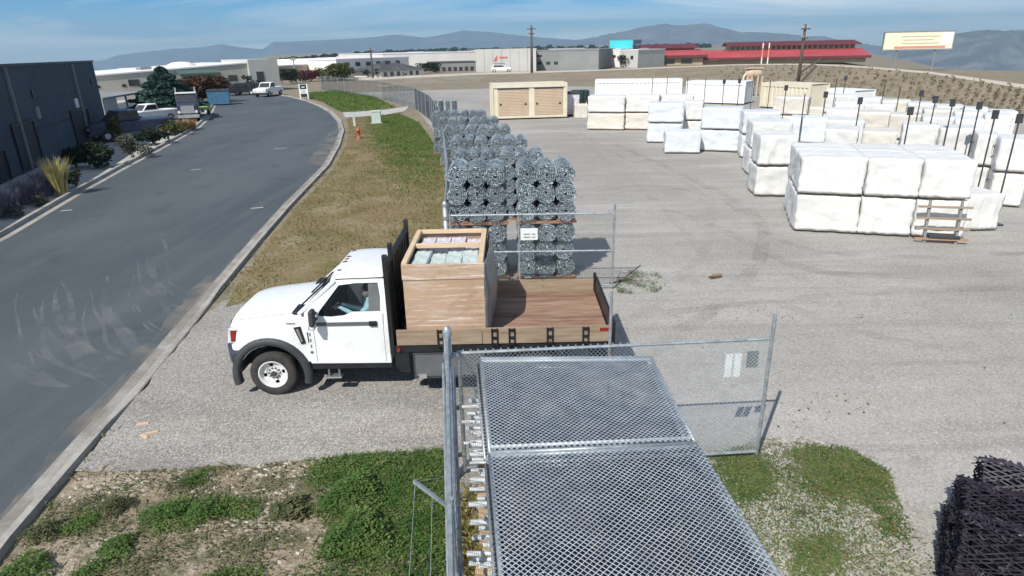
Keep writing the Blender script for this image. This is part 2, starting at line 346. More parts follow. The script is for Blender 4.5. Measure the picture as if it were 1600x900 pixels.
A['mountrock'] = mat('bare_rocky_mountain', (.085,.10,.105), (.19,.195,.19), rough=1, scale=.009, lo=.45, hi=.68)
A['scrub'] = foliage('grey_scrub', (.13,.11,.065), (.20,.175,.11), .6)
A['paint'] = mat('worn_white_road_paint', (.42,.43,.42), (.55,.56,.55), rough=.8, scale=8)
A['greysign'] = mat('grey_sign_plate', (.16,.18,.18), (.2,.22,.22), rough=.5)
A['pallet'] = mat('pallet_boards', (.34,.23,.14), (.46,.33,.22), rough=.85, scale=3, stretch=(1,4,4))
A['rustpallet'] = mat('reddish_pallet_boards', (.33,.17,.10), (.42,.25,.16), rough=.85, scale=3)

def wrapped(name, c, c2, rand):
    m = mat(name, c, c2, rough=.45, scale=1.1, spec=.4, rand=rand); t = m.node_tree; b = t.nodes['Principled BSDF']
    co = t.nodes.new('ShaderNodeTexCoord'); gm = t.nodes.new('ShaderNodeNewGeometry'); prev = None
    for (scl, st, dist, strg, dis) in ((1.5, (1, 1, .3), .9, .55, .12), (4.5, (1, 1, .3), 1.0, .25, .03), (.9, (1, 1, 1), .6, .6, .14)):
        mp = t.nodes.new('ShaderNodeMapping'); mp.inputs['Scale'].default_value = st; mp.inputs['Rotation'].default_value = (.2, .35, 0); t.links.new(gm.outputs['Position'], mp.inputs[0])
        n = t.nodes.new('ShaderNodeTexNoise'); n.inputs['Scale'].default_value = scl; n.inputs['Detail'].default_value = 4; n.inputs['Distortion'].default_value = dist; t.links.new(mp.outputs[0], n.inputs['Vector'])
        sb = t.nodes.new('ShaderNodeMath'); sb.operation = 'SUBTRACT'; sb.inputs[1].default_value = .5; t.links.new(n.outputs['Fac'], sb.inputs[0])
        ab = t.nodes.new('ShaderNodeMath'); ab.operation = 'ABSOLUTE'; t.links.new(sb.outputs[0], ab.inputs[0])      # creased ridges
        bp = t.nodes.new('ShaderNodeBump'); bp.inputs['Strength'].default_value = strg; bp.inputs['Distance'].default_value = dis; bp.invert = True
        t.links.new(ab.outputs[0], bp.inputs['Height'])
        if prev: t.links.new(prev, bp.inputs['Normal'])
        prev = bp.outputs[0]
    t.links.new(prev, b.inputs['Normal']); return m
A['wrap'] = wrapped('white_plastic_wrap', (.64,.64,.61), (.73,.725,.695), .05)
A['wrapcream'] = wrapped('cream_plastic_wrap', (.60,.56,.48), (.69,.65,.575), .05)
A['wrapblue'] = wrapped('bluish_white_wrap', (.61,.65,.67), (.69,.725,.735), .05)
# ------------------------------------------------------------------ terrain and sheets
def smooth(a, b, x):
    t = max(0, min(1, (x-a)/(b-a))); return t*t*(3-2*t)
def dip(az):                                     # the valley falls away to the right and left of the bench
    d = math.degrees(az)
    return .062*smooth(24, 44, d) + .03*smooth(-24, -42, d) if d > 0 else .03*smooth(-18, -38, d)*1.0
def smoothd(a, b, x): return smooth(a, b, x)
def gz(x, y):
    r = math.hypot(x, y); az = math.atan2(x, y); d = math.degrees(az)
    k = .060*smooth(22, 42, d) if d > 0 else .048*smooth(17, 34, -d)
    return -k * max(0, r-115) * smooth(115, 300, r) - .03
def terrain():
    rs = [0, 3, 8, 15, 25, 40, 60, 80, 100, 115, 130, 150, 175, 200, 250, 320, 420, 600, 900, 1400, 2200, 3500, 6000, 12000, 20000]
    na = 96; mb = MB(); mb.v.append((0, -2, -.03))
    for r in rs[1:]:
        for k in range(na):
            a = 2*math.pi*k/na; x, y = r*math.sin(a), r*math.cos(a)
            mb.v.append((x, y, gz(x, y)))
    for k in range(na): mb.f.append((0, 1+k, 1+(k+1) % na))
    for i in range(len(rs)-2):
        for k in range(na):
            k2 = (k+1) % na
            mb.f.append((1+i*na+k, 1+(i+1)*na+k, 1+(i+1)*na+k2, 1+i*na+k2))
    return tag(mb.build('ground', A['ground'], smooth=True), 'dusty open ground running out to the valley', kind='structure')
terrain()
def wpx(l, z=0.0): return [U(x, y, z) for x, y in l]
def ragged(pts, step=.5, amp=.12, seed=1):
    out = []
    n = len(pts)
    for i in range(n):
        a, b = Vector(pts[i]), Vector(pts[(i+1) % n]); L = (b-a).length; m = max(1, min(60, int(L/step)))
        nx = Vector((-(b-a).y, (b-a).x, 0)); nx = nx.normalized() if nx.length > 0 else nx
        for k in range(m):
            p = a.lerp(b, k/m); d = noise.noise(p*1.3+Vector((seed*9, 0, 0)))*amp + noise.noise(p*4+Vector((0, seed*5, 0)))*amp*.6
            out.append(p + nx*d)
    return out
def sheet(name, pts, z, m, label, amp=0.0, step=.5, parent=None):
    p = [Vector((a[0], a[1], 0)) for a in pts]
    if amp: p = ragged(p, step, amp, len(name))
    mb = MB(); mb.v = [(a.x, a.y, z) for a in p]; mb.f = [tuple(range(len(p)))]
    bm = bmesh.new(); vs = [bm.verts.new(v) for v in mb.v]; f = bm.faces.new(vs); f.normal_update()
    if f.normal.z < 0: f.normal_flip()
    bmesh.ops.triangulate(bm, faces=[f]); me = bpy.data.meshes.new(name); bm.to_mesh(me); bm.free(); me.materials.append(m)
    o = obj(name, me, parent)
    if not parent: tag(o, label, kind='structure')
    return o
FL = lambda y: -.84 - .095*(y-7.4)              # the fence line beside the gateway
# gravel yard, pale lot beyond, dirt bank
yard = sheet('gravel_yard', [(-.3, 1.2), (FL(4)+.05, 4), (FL(7.4), 7.4), (FL(15), 15.1), (-2.1, 22), (-4.5, 43.4), (-9.4, 68), (-15.3, 83), (-24, 98), (5, 104), (40, 92), (62, 74), (70, 40), (60, 5), (30, -4)], 0.0, A['gravel'], 'grey gravel storage yard behind the fence', amp=.15, step=1)
sheet('driveway', [U(110, 735), U(140, 705), U(180, 655), U(250, 575), U(300, 512), U(345, 470), U(420, 452), U(520, 445), U(620, 445), (FL(15.2), 15.2), (FL(12)+1.5, 13), (FL(9)+1.5, 8), (FL(7.4)+.3, 6.9), U(690, 722), U(560, 732), U(400, 742), U(250, 752)], .004, A['drive'], 'gravel driveway through the open gateway', amp=.18, step=.35)
Rr = [(-14.2+8.4, -4), (-6.1, 2)] + [tuple(U(x, y)[:2]) for x, y in [(-60, 925), (0, 848), (100, 733), (200, 618), (300, 498), (352, 436), (400, 379), (450, 322), (510, 260), (528, 228), (535, 205), (531, 190), (518, 176), (500, 166), (480, 158), (452, 151), (430, 148)]]
Lr = [(-14.2, -6), (-14.8, 5), (-15.8, 13)] + [tuple(U(x, y)[:2]) for x, y in [(0, 372), (65, 334), (130, 296), (190, 263), (240, 237), (282, 214), (308, 199), (322, 186), (329, 174), (334, 163), (345, 154), (360, 148)]]
road = sheet('road', Rr + [tuple(U(400, 146)[:2])] + Lr[::-1], .002, A['asphalt'], 'blue-grey asphalt road curving past the yard')
# soft tyre marks, worn arcs on the asphalt
def alpha_mat(name, c, op, sc_):
    m = bpy.data.materials.new(name); m.use_nodes = True; t = m.node_tree; b = t.nodes['Principled BSDF']
    b.inputs['Base Color'].default_value = (*c, 1); b.inputs['Roughness'].default_value = .85
    co = t.nodes.new('ShaderNodeTexCoord'); n = t.nodes.new('ShaderNodeTexNoise'); n.inputs['Scale'].default_value = sc_; n.inputs['Detail'].default_value = 6
    t.links.new(co.outputs['Object'], n.inputs['Vector'])
    r = t.nodes.new('ShaderNodeMapRange'); r.inputs[1].default_value = .38; r.inputs[2].default_value = .72; r.inputs[4].default_value = op
    t.links.new(n.outputs['Fac'], r.inputs[0])
    tr = t.nodes.new('ShaderNodeBsdfTransparent'); mx = t.nodes.new('ShaderNodeMixShader')
    t.links.new(r.outputs[0], mx.inputs[0]); t.links.new(tr.outputs[0], mx.inputs[1]); t.links.new(b.outputs[0], mx.inputs[2])
    t.links.new(mx.outputs[0], t.nodes['Material Output'].inputs[0]); return m
A['scuff'] = alpha_mat('chalky_tyre_scuff', (.27,.285,.29), .40, 1.1)
A['dust'] = alpha_mat('tracked_out_dust', (.30,.27,.23), .55, 1.1)
arcs = [[(28,420),(24,470),(34,520),(52,560),(95,592)], [(75,470),(82,520),(110,560),(150,585),(200,590)], [(150,440),(150,490),(170,535),(205,560),(245,562)],
        [(165,430),(168,480),(190,525),(225,548),(262,545)], [(195,420),(200,460),(222,500),(255,520),(285,515)], [(215,410),(225,450),(250,480),(285,495),(310,488)],
        [(240,395),(250,430),(275,460),(305,470)], [(100,430),(105,480),(125,530),(160,560),(210,575)], [(235,320),(252,370),(262,420),(285,455)], [(5,560),(40,575),(80,590),(120,600)], [(180,440),(184,490),(205,530),(238,550),(270,540)], [(60,480),(66,530),(95,570),(140,592)], [(205,425),(212,470),(236,505),(268,518),(296,508)], [(228,400),(238,440),(262,472),(296,482)], [(130,450),(132,500),(152,545),(190,568),(232,570)], [(90,450),(95,500),(118,548),(152,572),(204,582)], [(40,540),(90,575),(150,600),(190,612)]]
for i, a in enumerate(arcs):
    pts = [U(x, y) for x, y in a]; mb = MB(); n = 24; prev = []
    def cat(t):
        k = min(len(pts)-2, int(t*(len(pts)-1))); u = t*(len(pts)-1)-k
        p0, p1, p2, p3 = pts[max(k-1, 0)], pts[k], pts[k+1], pts[min(k+2, len(pts)-1)]
        return .5*((2*p1)+(p2-p0)*u+(2*p0-5*p1+4*p2-p3)*u*u+(3*p1-p0-3*p2+p3)*u**3)
    wdt = (.03, .09, .05, .14, .025, .07)[i % 6]; k0 = .0 if i % 2 else random.uniform(0, .25)
    for k in range(n+1):
        tk = k0+(1-k0)*k/n; p = cat(tk); q = cat(min(1, tk+.01)) - cat(max(0, tk-.01)); nx = Vector((-q.y, q.x, 0)).normalized()*wdt*math.sin(math.pi*(.04+.92*k/n))*(1+.6*noise.noise(p*1.2)); p = p + Vector((noise.noise(p*.5+Vector((i, 0, 0))), noise.noise(p*.5+Vector((0, i, 3))), 0))*.22
        mb.v += [(p.x-nx.x, p.y-nx.y, .006+.0005*i), (p.x+nx.x, p.y+nx.y, .006+.0005*i)]
        if k: mb.f.append((2*k-2, 2*k-1, 2*k+1, 2*k))
    mb.build('tyre_mark', A['scuff'], road)
A['rut'] = alpha_mat('compacted_wheel_track', (.26,.25,.23), .24, .8)
A['rutpale'] = alpha_mat('pale_wheel_track', (.45,.435,.41), .3, .8)
tracks = [[(960,520),(1060,440),(1110,360),(1080,290),(960,240),(900,205)], [(1000,560),(1130,470),(1190,390),(1170,330),(1060,270),(960,225)], [(960,500),(1200,470),(1420,455),(1620,450)], [(980,530),(1220,510),(1440,495),(1640,492)], [(930,300),(1010,290),(1120,310),(1230,380),(1400,400),(1620,395)], [(950,330),(1050,330),(1150,370),(1260,420),(1420,432),(1640,425)], [(860,200),(900,215),(960,260),(1040,330),(1140,430),(1350,520),(1620,560)]]
for i, a in enumerate(tracks):
    pts = [U(x, y) for x, y in a]; mb = MB(); n = 60
    wdt = .16+.05*(i % 2)
    for k in range(n+1):
        p = cat(k/n); q = cat(min(1, k/n+.01)) - cat(max(0, k/n-.01)); nx = Vector((-q.y, q.x, 0)).normalized()*wdt*(1+.5*noise.noise(p))
        mb.v += [(p.x-nx.x, p.y-nx.y, .006+.0005*i), (p.x+nx.x, p.y+nx.y, .006+.0005*i)]
        if k: mb.f.append((2*k-2, 2*k-1, 2*k+1, 2*k))
    mb.build('wheel_track', A['rut'] if i % 3 else A['rutpale'], yard)
sheet('dust_fan', [U(20, 812), U(100, 715), U(200, 600), U(300, 480), U(340, 430), U(325, 428), U(270, 490), U(160, 610), U(60, 735), U(0, 815)], .013, A['dust'], '', amp=.2, parent=road)
sheet('dust_fan', [U(505, 262), U(528, 225), U(533, 200), U(505, 215), U(480, 255)], .013, A['dust'], '', amp=.2, parent=road)
for (x, y, L) in [(438, 232, .8), (306, 265, .5), (104, 329, .4), (402, 325, .45)]:
    p = U(x, y); MB().box(-L/2, L/2, -.05, .05, 0, .003).build('lane_mark', A['paint'], road, loc=(p.x, p.y, .007), rz=.35)
# kerbs
def sweep(path, prof, name, m, label, parent=None, side=1, z=0.0, low=None):
    pts = [Vector((p[0], p[1], 0)) for p in path]; fine = []
    for i in range(len(pts)-1):
        n = max(1, int((pts[i+1]-pts[i]).length/.8))
        for k in range(n): fine.append(pts[i].lerp(pts[i+1], k/n))
    fine.append(pts[-1]); mb = MB(); npf = len(prof)
    for i, p in enumerate(fine):
        d = (fine[min(i+1, len(fine)-1)]-fine[max(i-1, 0)]).normalized(); nx = Vector((d.y, -d.x, 0))*side
        k = low(p) if low else 1.0
        for (o, h) in prof:
            q = p + nx*o; mb.v.append((q.x, q.y, z + h*k + .004*(1-k)))
    for i in range(len(fine)-1):
        for k in range(npf-1):
            mb.f.append((i*npf+k, i*npf+k+1, (i+1)*npf+k+1, (i+1)*npf+k))
    o = mb.build(name, m, parent)
    if not parent: tag(o, label, kind='structure')
    return o
ya, KYB = U(210, 640).y, U(320, 478).y
lowf = lambda p: 1 - .85*smooth(ya-.8, ya+.2, p.y)*(1-smooth(KYB-.2, KYB+.8, p.y))
sweep(Rr, [(-.24, .010), (0, .008), (.025, .075), (.14, .085), (.165, -.02)], 'kerb', A['gutter'], 'concrete kerb and gutter beside the grass verge', low=lowf)
sweep(Rr, [(-.30, .0165), (-.02, .0165)], 'gutter_dirt', A['dust'], '', parent=road)
sweep(Lr, [(.30, .010), (0, .008), (-.03, .15), (-.19, .155), (-.21, -.02)], 'kerb', A['gutter'], 'concrete kerb below the planting strip', low=None)
# left planting strip and forecourt
strip = sheet('planting_bed', Lr + [tuple(U(360, 140)[:2]), (-75, 110), (-75, 40), (-40, 10), (-30, -6)], -.008, A['concrete'], 'pale ground between the kerb and the buildings', amp=0)
sheet('asphalt_forecourt', [U(178, 222), U(215, 222), U(268, 200), U(318, 175), U(340, 152), U(420, 148), U(440, 138), U(300, 140), U(165, 165), (-70, 60), (-34, 50)], -.002, A['asphalt'], 'dark vehicle forecourt beyond the slate building')
# verges
turf_poly = [U(352, 480), U(372, 445), U(420, 376), U(470, 319), U(520, 266), U(541, 225), U(545, 200), U(541, 186), U(560, 184), U(624, 178), U(655, 192), U(688, 240), U(700, 330), (FL(15.3)-.05, 15.3), U(640, 450), U(540, 452), U(440, 458)]
sheet('grass_verge', turf_poly, .008, A['turf'], 'patchy dry grass verge between kerb and fence', amp=.12)
turf2 = [U(536, 176), U(522, 170), U(505, 160), U(482, 153), U(470, 146), U(530, 142), U(585, 152), U(618, 168)]
sheet('grass_verge', turf2, .008, A['turf'], 'green far end of the verge beyond the concrete path', amp=.2)
sheet('concrete_path', [U(540, 184), U(535, 176), U(600, 172), U(640, 166), U(632, 174), U(600, 180)], .012, A['concrete'], 'narrow concrete path crossing the verge')
near_poly = [U(-90, 1000), U(20, 872), U(70, 805), U(128, 742), U(250, 735), U(400, 727), U(560, 714), U(690, 704), (FL(7.2)-.02, 6.9), (FL(4)-.02, 4), (FL(2)-.02, 2)]
sheet('weedy_bank', near_poly, .010, A['weedsoil'], 'weedy stony ground in the near corner', amp=.16, step=.3)
right_poly = [U(1095, 712), U(1180, 694), U(1250, 692), U(1320, 700), U(1390, 738), U(1398, 770), U(1420, 820), U(1475, 900), U(1490, 960), U(1240, 960), U(1180, 860)]
A['weedgravel'] = layered('gravel_with_weeds', [(.40,.375,.335), (1.1,(1,1,1),.50,.66,(.20,.20,.10),.6), (8,(1,1,1),.48,.66,(.20,.18,.12),.6), (24,(1,1,1),.54,.66,(.50,.48,.43),.6)], bump=.8, bscale=30, pebble=(22,.3))
sheet('weed_patch', right_poly, .008, A['weedgravel'], 'weed-grown gravel beside the near gate leaf', amp=.5, step=.25)
small_weed = [U(960, 445), U(985, 425), U(1030, 430), U(1045, 445), U(1020, 460), U(965, 460)]
# bank on the right with a pale track along its crest
def bank():
    base = [(560, 136), (740, 128), (900, 128), (1000, 128), (1150, 132), (1260, 140), (1350, 148), (1450, 158), (1600, 178), (1760, 205)]
    crest = [(560, 126), (740, 117), (900, 112), (1000, 108), (1150, 102), (1260, 101), (1350, 106), (1450, 115), (1600, 138), (1760, 166)]
    hz = [.3, .5, .6, .9, 1.5, 1.9, 2.1, 1.9, 1.3, .6]
    def interp(l, x):
        for i in range(len(l)-1):
            if l[i][0] <= x <= l[i+1][0]:
                t = (x-l[i][0])/(l[i+1][0]-l[i][0]); return l[i][1]*(1-t)+l[i+1][1]*t, i, t
        return l[-1][1], len(l)-2, 1
    mb = MB(); tr = MB(); nx_, ny_ = 150, 14
    for i in range(nx_+1):
        x = 560 + 1200*i/nx_; yb_, k, t = interp(base, x); yc, _, _ = interp(crest, x); h = hz[k]*(1-t)+hz[k+1]*t
        a = U(x, yb_, 0); b = U(x, yc, h); d = Vector((b.x-a.x, b.y-a.y, 0)); dn = d.normalized()
        for j in range(ny_+1):
            s = j/ny_; p = a + d*s; z = h*smooth(0, 1, s)
            z += (noise.noise(Vector((p.x*.25, p.y*.25, 0)))*.22 + noise.noise(Vector((p.x*.9, p.y*.9, 3)))*.12)*math.sin(math.pi*min(1, s*1.0))*min(1, h)
            mb.v.append((p.x, p.y, z - .02*(j == 0)))
        q = b + dn*7; q2 = b + dn*40
        tr.v += [(b.x, b.y, h+.004), (q.x, q.y, h+.004), (q2.x, q2.y, gz(q2.x, q2.y)-.3)]
    n = ny_+1
    for i in range(nx_):
        for j in range(ny_): mb.f.append((i*n+j, (i+1)*n+j, (i+1)*n+j+1, i*n+j+1))
        tr.f += [(3*i, 3*i+3, 3*i+4, 3*i+1), (3*i+1, 3*i+4, 3*i+5, 3*i+2)]
    tag(mb.build('dirt_bank', A['bank'], smooth=True), 'brown scrubby dirt bank behind the stored crates', kind='structure')
    tag(tr.build('dirt_track', A['pale_road']), 'pale dirt track along the crest of the bank', kind='structure')
bank()
sheet('tan_dirt_strip', [U(580, 133), U(660, 126), U(760, 123), U(760, 125), U(660, 129), U(600, 136)], .012, A['tan_dirt'], 'narrow strip of tan dirt beyond the empty lot', amp=.3, step=2)
# ------------------------------------------------------------------ mountains
def ridge(name, sil, dist, m, label, rough_=1.0, depth=1200, basey=None, seed=0):
    """a range of hills whose crest follows the listed pixels at the given distance"""
    mb = MB(); xs = np.linspace(sil[0][0], sil[-1][0], 320); ys = np.interp(xs, [a for a, _ in sil], [b for _, b in sil]); ny_ = 22
    ys = ys + np.array([1.7*noise.noise(Vector((x/26, seed*3, 0))) + 1.0*noise.noise(Vector((x/9, seed*3, 5))) for x in xs])*rough_
    for x, y in zip(xs, ys):
        d = Fv*FPX + Rv*(x-800) + Uv*(450-y); hd = Vector((d.x, d.y, 0)); k = dist/hd.length
        crest = Vector((d.x*k, d.y*k, CH + d.z*k)); out = hd.normalized()
        base0 = gz(crest.x, crest.y) - 30
        for j in range(ny_+5):
            s = j/ny_
            p = crest + out*((s-1)*depth); h = base0 + (crest.z-base0)*(smooth(0, 1, s) if s <= 1 else 1-(s-1)*1.3)
            amp = (crest.z-base0)*.34*rough_*math.sin(math.pi*min(1, s))
            h += amp*(noise.noise(Vector((p.x/330, p.y/330, seed))) + .55*noise.noise(Vector((p.x/130, p.y/130, seed+4))))
            if s > .6 and s <= 1: h = min(h, base0 + (crest.z-base0)*(.93+.07*s))
            h += noise.noise(Vector((p.x/60, p.y/60, seed+8)))*(crest.z-base0)*.07*rough_*min(1, 2*abs(1-s)+.15)
            mb.v.append((p.x, p.y, h))
    n = ny_+5
    for i in range(len(xs)-1):
        for j in range(n-1): mb.f.append((i*n+j, (i+1)*n+j, (i+1)*n+j+1, i*n+j+1))
    return tag(mb.build(name, m, smooth=True), label, kind='structure')
ridge('mountain_range', [(-250, 130), (-60, 112), (90, 104), (160, 95), (185, 86), (225, 81), (265, 77), (310, 74), (345, 69), (375, 74), (410, 77), (426, 66), (500, 63), (560, 60), (620, 54), (665, 59), (725, 48), (765, 50), (800, 54), (860, 60), (930, 64), (1010, 70)], 7600, A['mount'], 'faint blue mountain range far beyond the warehouses', depth=2000, seed=1, rough_=.5)
ridge('mountain_range', [(820, 76), (880, 66), (930, 58), (975, 49), (1010, 41), (1040, 37), (1060, 39), (1075, 41), (1100, 36), (1125, 43), (1160, 50), (1200, 51), (1250, 55), (1290, 58), (1330, 66), (1370, 71), (1420, 80), (1470, 90), (1520, 100)], 5000, A['mount'], 'twin-peaked grey-blue hills behind the red-roofed barns', depth=1400, seed=2)
ridge('mountain_range', [(1300, 104), (1360, 88), (1400, 76), (1436, 62), (1467, 57), (1502, 51), (1535, 48), (1580, 47), (1620, 52), (1700, 46), (1800, 62), (1950, 90)], 3600, A['mountrock'], 'rocky dark mountain flank behind the ivory billboard', depth=1300, seed=3, rough_=1.2)
# ------------------------------------------------------------------ buildings
def frame_px(xl, yl, xr, yr, name, label, cat, group=None):
    a, b = U(xl, yl), U(xr, yr); rz = math.atan2(b.y-a.y, b.x-a.x)
    return empty(name, a, rz, label, cat, group), (b-a).length
def windows(root, rects, y=-.02, m=None, frame=True):
    for (x0, x1, z0, z1) in rects:
        wd = MB().box(x0, x1, y-.06, y, z0, z1).build('window', A['whitepaint'] if frame else (m or A['pane']), root)
        if frame: MB().box(x0+.12, x1-.12, y-.075, y-.055, z0+.12, z1-.12).build('pane', m or A['pane'], wd)
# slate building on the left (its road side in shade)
a, b = U(-8, 292), U(171, 210); rz = math.atan2(b.y-a.y, b.x-a.x)
LB = empty('warehouse_building', b, rz, 'dark slate warehouse with tall doors on the left roadside', 'building')
Lh = height_at(b, 97)
n_ = 8; pw = 46/n_
for i in range(n_):
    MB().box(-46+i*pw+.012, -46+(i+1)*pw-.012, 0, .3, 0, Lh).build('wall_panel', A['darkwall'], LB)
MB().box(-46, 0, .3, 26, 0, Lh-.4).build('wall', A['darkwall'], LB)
MB().box(-46.05, .05, -.06, .36, Lh, Lh+.12).build('coping', A['black'], LB)
for zf in (.36, .70): MB().box(-46, 0, -.02, 0, Lh*zf, Lh*zf+.06).build('reveal_strip', A['black'], LB)
for xx in (-5.6, -17.1, -28.6): MB().box(xx, xx+.14, -.14, -.01, .05, Lh-.05).build('downpipe', A['greysign'], LB)
def on_wall(px, py):             # wall coordinate along the building for a pixel on its road side
    o = Vector((b.x, b.y, 0)); ux = Vector((math.cos(rz), math.sin(rz), 0)); nn = Vector((-ux.y, ux.x, 0))
    d = Fv*FPX + Rv*(px-800) + Uv*(450-py); c = Vector((0, 0, CH)); t = (o-c).dot(nn)/d.dot(nn); q = c+d*t
    return (q-o).dot(ux), q.z
for (x0, x1, yt) in [(40, 68, 188), (135, 156, 166), (-22, 10, 238)]:
    w0 = on_wall(x0, 280)[0]; w1 = on_wall(x1, 260)[0]; zt = on_wall((x0+x1)/2, yt)[1]
    d_ = MB().box(w0, w1, -.05, .0, 0.02, zt).build('door', A['darkrecess'], LB)
    MB().box(w0-.12, w0, -.12, 0, 0.02, zt+.12).box(w1, w1+.12, -.12, 0, 0.02, zt+.12).box(w0, w1, -.12, 0, zt, zt+.12).build('door_frame', A['black'], d_)
for (px, py, s, mm) in [(119, 161, .5, 'whitepaint'), (50, 147, .35, 'black'), (142, 128, .3, 'black'), (58, 176, .55, 'greysign')]:
    wx, wz = on_wall(px, py); MB().box(wx-s/2, wx+s/2, -.08, -.0, wz-s*.6, wz+s*.6).build('wall_light', A[mm], LB)
# long beige building behind with its tower
a, b2 = Vector((-75, 70, 0)), U(432, 141)
rz = math.atan2(b2.y-a.y, b2.x-a.x); LLn = (b2-a).length
BB = empty('office_building', a, rz, 'long beige office building with end tower beyond the forecourt', 'building')
h0 = 1.9; h1 = height_at(b2, 98)
MB().prism([(0, 0), (LLn*.92, 0), (LLn*.92, h1), (0, h0)], 0, 18, 'y').build('wall', A['beigewall'], BB)
MB().prism([(-.2, h0), (LLn*.92, h1), (LLn*.92, h1+.18), (-.2, h0+.18)], -.15, 17, 'y').build('roof', A['roofwhite'], BB)
htw = height_at(b2, 92)
tw = MB().box(LLn*.92, LLn+.6, -.5, 9, 0, htw).build('tower', A['greywall'], BB)
MB().box(LLn*.92+1.1, LLn*.92+2.3, -.56, -.48, .1, htw*.62).build('window', A['pane'], tw)
for i in range(5): MB().box(22+i*3.2, 22.5+i*3.2, -.05, 0, h0*.9, h0*1.08).build('window', A['pane'], BB)
MB().prism([(0, 0), (-1.3, -.5), (-1.3, -.8), (0, -.1)], LLn*.72, LLn*.83, 'x').build('awning', A['awning'], BB, loc=(0, -.05, h1*.86))
for fx in (.60, .665, .86): MB().box(LLn*fx, LLn*fx+1.4, -.05, 0, h1*.42, h1*.62).build('window', A['pane'], BB)
for fx in (.77, .84): MB().box(LLn*fx, LLn*fx+2.2, -.05, 0, .05, h1*.32).build('door', A['pane'], BB)
for fx, s in ((.44, 1.2), (.47, 1.0), (.5, 1.4), (.53, 1.0), (.66, 1.5)): MB().box(LLn*fx, LLn*fx+s, 4, 6, h0+(h1-h0)*fx+.1, h0+(h1-h0)*fx+.75).build('roof_unit', A['graywall2'], BB)
MB().lathe([(0.01, .75), (1.2, .65), (2.0, .3), (2.2, 0)], 14, 'z', (LLn*.78, 6, h1*.94)).build('skylight_dome', A['whitewall'], BB, smooth=True)
# open shed with corrugated sides in front of it
S, L_ = frame_px(168, 186, 236, 170, 'vehicle_shed', 'low open shed with corrugated end in front of beige building', 'shed')
hs = height_at(U(168, 186), 156)
MB().box(0, L_*1.0, 0, 7, hs, hs+.18).build('roof', A['graywall2'], S)
for i in range(14): MB().box(i*.24, i*.24+.2, .1, .16, 0, hs).build('cladding_sheet', A['greywall'], S)
MB().box(3.5, L_, 6.8, 7, 0, hs).build('wall', A['darkrecess'], S)
for fx in (.5, .75, .98): MB().box(L_*fx-.08, L_*fx+.08, .1, .26, 0, hs).build('post', A['graywall2'], S)
# far row of warehouses
def flat_bldg(xl, yl, xr, yr, ytop, dep, wall, roof, label, name='warehouse', rects=(), para=.0, group=None):
    r, L = frame_px(xl, yl, xr, yr, name, label, 'building', group)
    h = height_at(U((xl+xr)/2, (yl+yr)/2), ytop)
    MB().box(0, L, 0, dep, 0, h).build('wall', A[wall], r)
    MB().box(-.1, L+.1, -.1, dep+.1, h, h+.25+para).build('roof', A[roof], r)
    for (f0, f1, g0, g1) in rects: 
        wd = MB().box(L*f0, L*f1, -.1, 0, h*g0, h*g1).build('window', A['pane'], r)
    return r, L, h
flat_bldg(436, 126, 520, 118, 102, 40, 'tanwall', 'roofwhite', 'low tan warehouse with pale roof behind roadside trees', rects=[(.05+.19*i, .14+.19*i, .3, .6) for i in range(5)])
flat_bldg(528, 122, 640, 115, 92, 30, 'whitewall', 'roofwhite', 'white two-storey office block beside the utility pole', rects=[(.1+.14*i, .16+.14*i, .62, .85) for i in range(6)]+[(.1+.14*i, .16+.14*i, .12, .4) for i in range(6)])
flat_bldg(600, 108, 748, 103, 83, 60, 'whitewall', 'roofwhite', 'very long white-roofed warehouse behind the black-roofed hut')
flat_bldg(675, 112, 748, 110, 98, 14, 'graywall2', 'roofdark', 'charcoal warehouse front with loading bays right of the hut', rects=[(.1+.12*i, .17+.12*i, .05, .5) for i in range(7)])
r, L, h = flat_bldg(744, 113, 838, 111, 78, 40, 'greywall', 'greywall', 'pale grey warehouse with a small red logo on its wall')
for i in range(7): MB().box(L*i/7+.05, L*(i+1)/7-.05, -.12, -.01, 0, h).build('wall_panel', A['greywall'], r)
lg = MB().prism([(0, 0), (.7, .2), (.9, 1.4), (.3, .8)], -.22, -.13, 'y').build('logo', A['signred'], r, loc=(L*.30, 0, h*.48))
for i in range(5): MB().box(1.5+i*.42, 1.8+i*.42, -.2, -.13, .75, 1.15).build('logo_letter', A['signred'], lg)
MB().box(L*.30, L*.48, -.2, -.13, h*.36, h*.40).build('lettering_line', A['graywall2'], r)
r, L, h = flat_bldg(834, 110, 935, 109, 79, 50, 'graywall2', 'graywall2', 'mid grey warehouse behind green trees', rects=[(.06, .12, .3, .45), (.2, .26, .3, .45), (.32, .38, .3, .45), (.05, .13, .7, .8)])
flat_bldg(926, 105, 968, 105, 78, 18, 'whitewall', 'whitewall', 'white two-storey building below the turquoise billboard', rects=[(.1, .2, .55, .7), (.4, .5, .55, .7), (.75, .85, .55, .7), (.3, .45, .0, .3)])
flat_bldg(968, 106, 996, 106, 79, 18, 'greywall', 'whitewall', 'narrow grey building beside the red-roofed barn', rects=[(.2, .35, .5, .7), (.6, .75, .5, .7)])
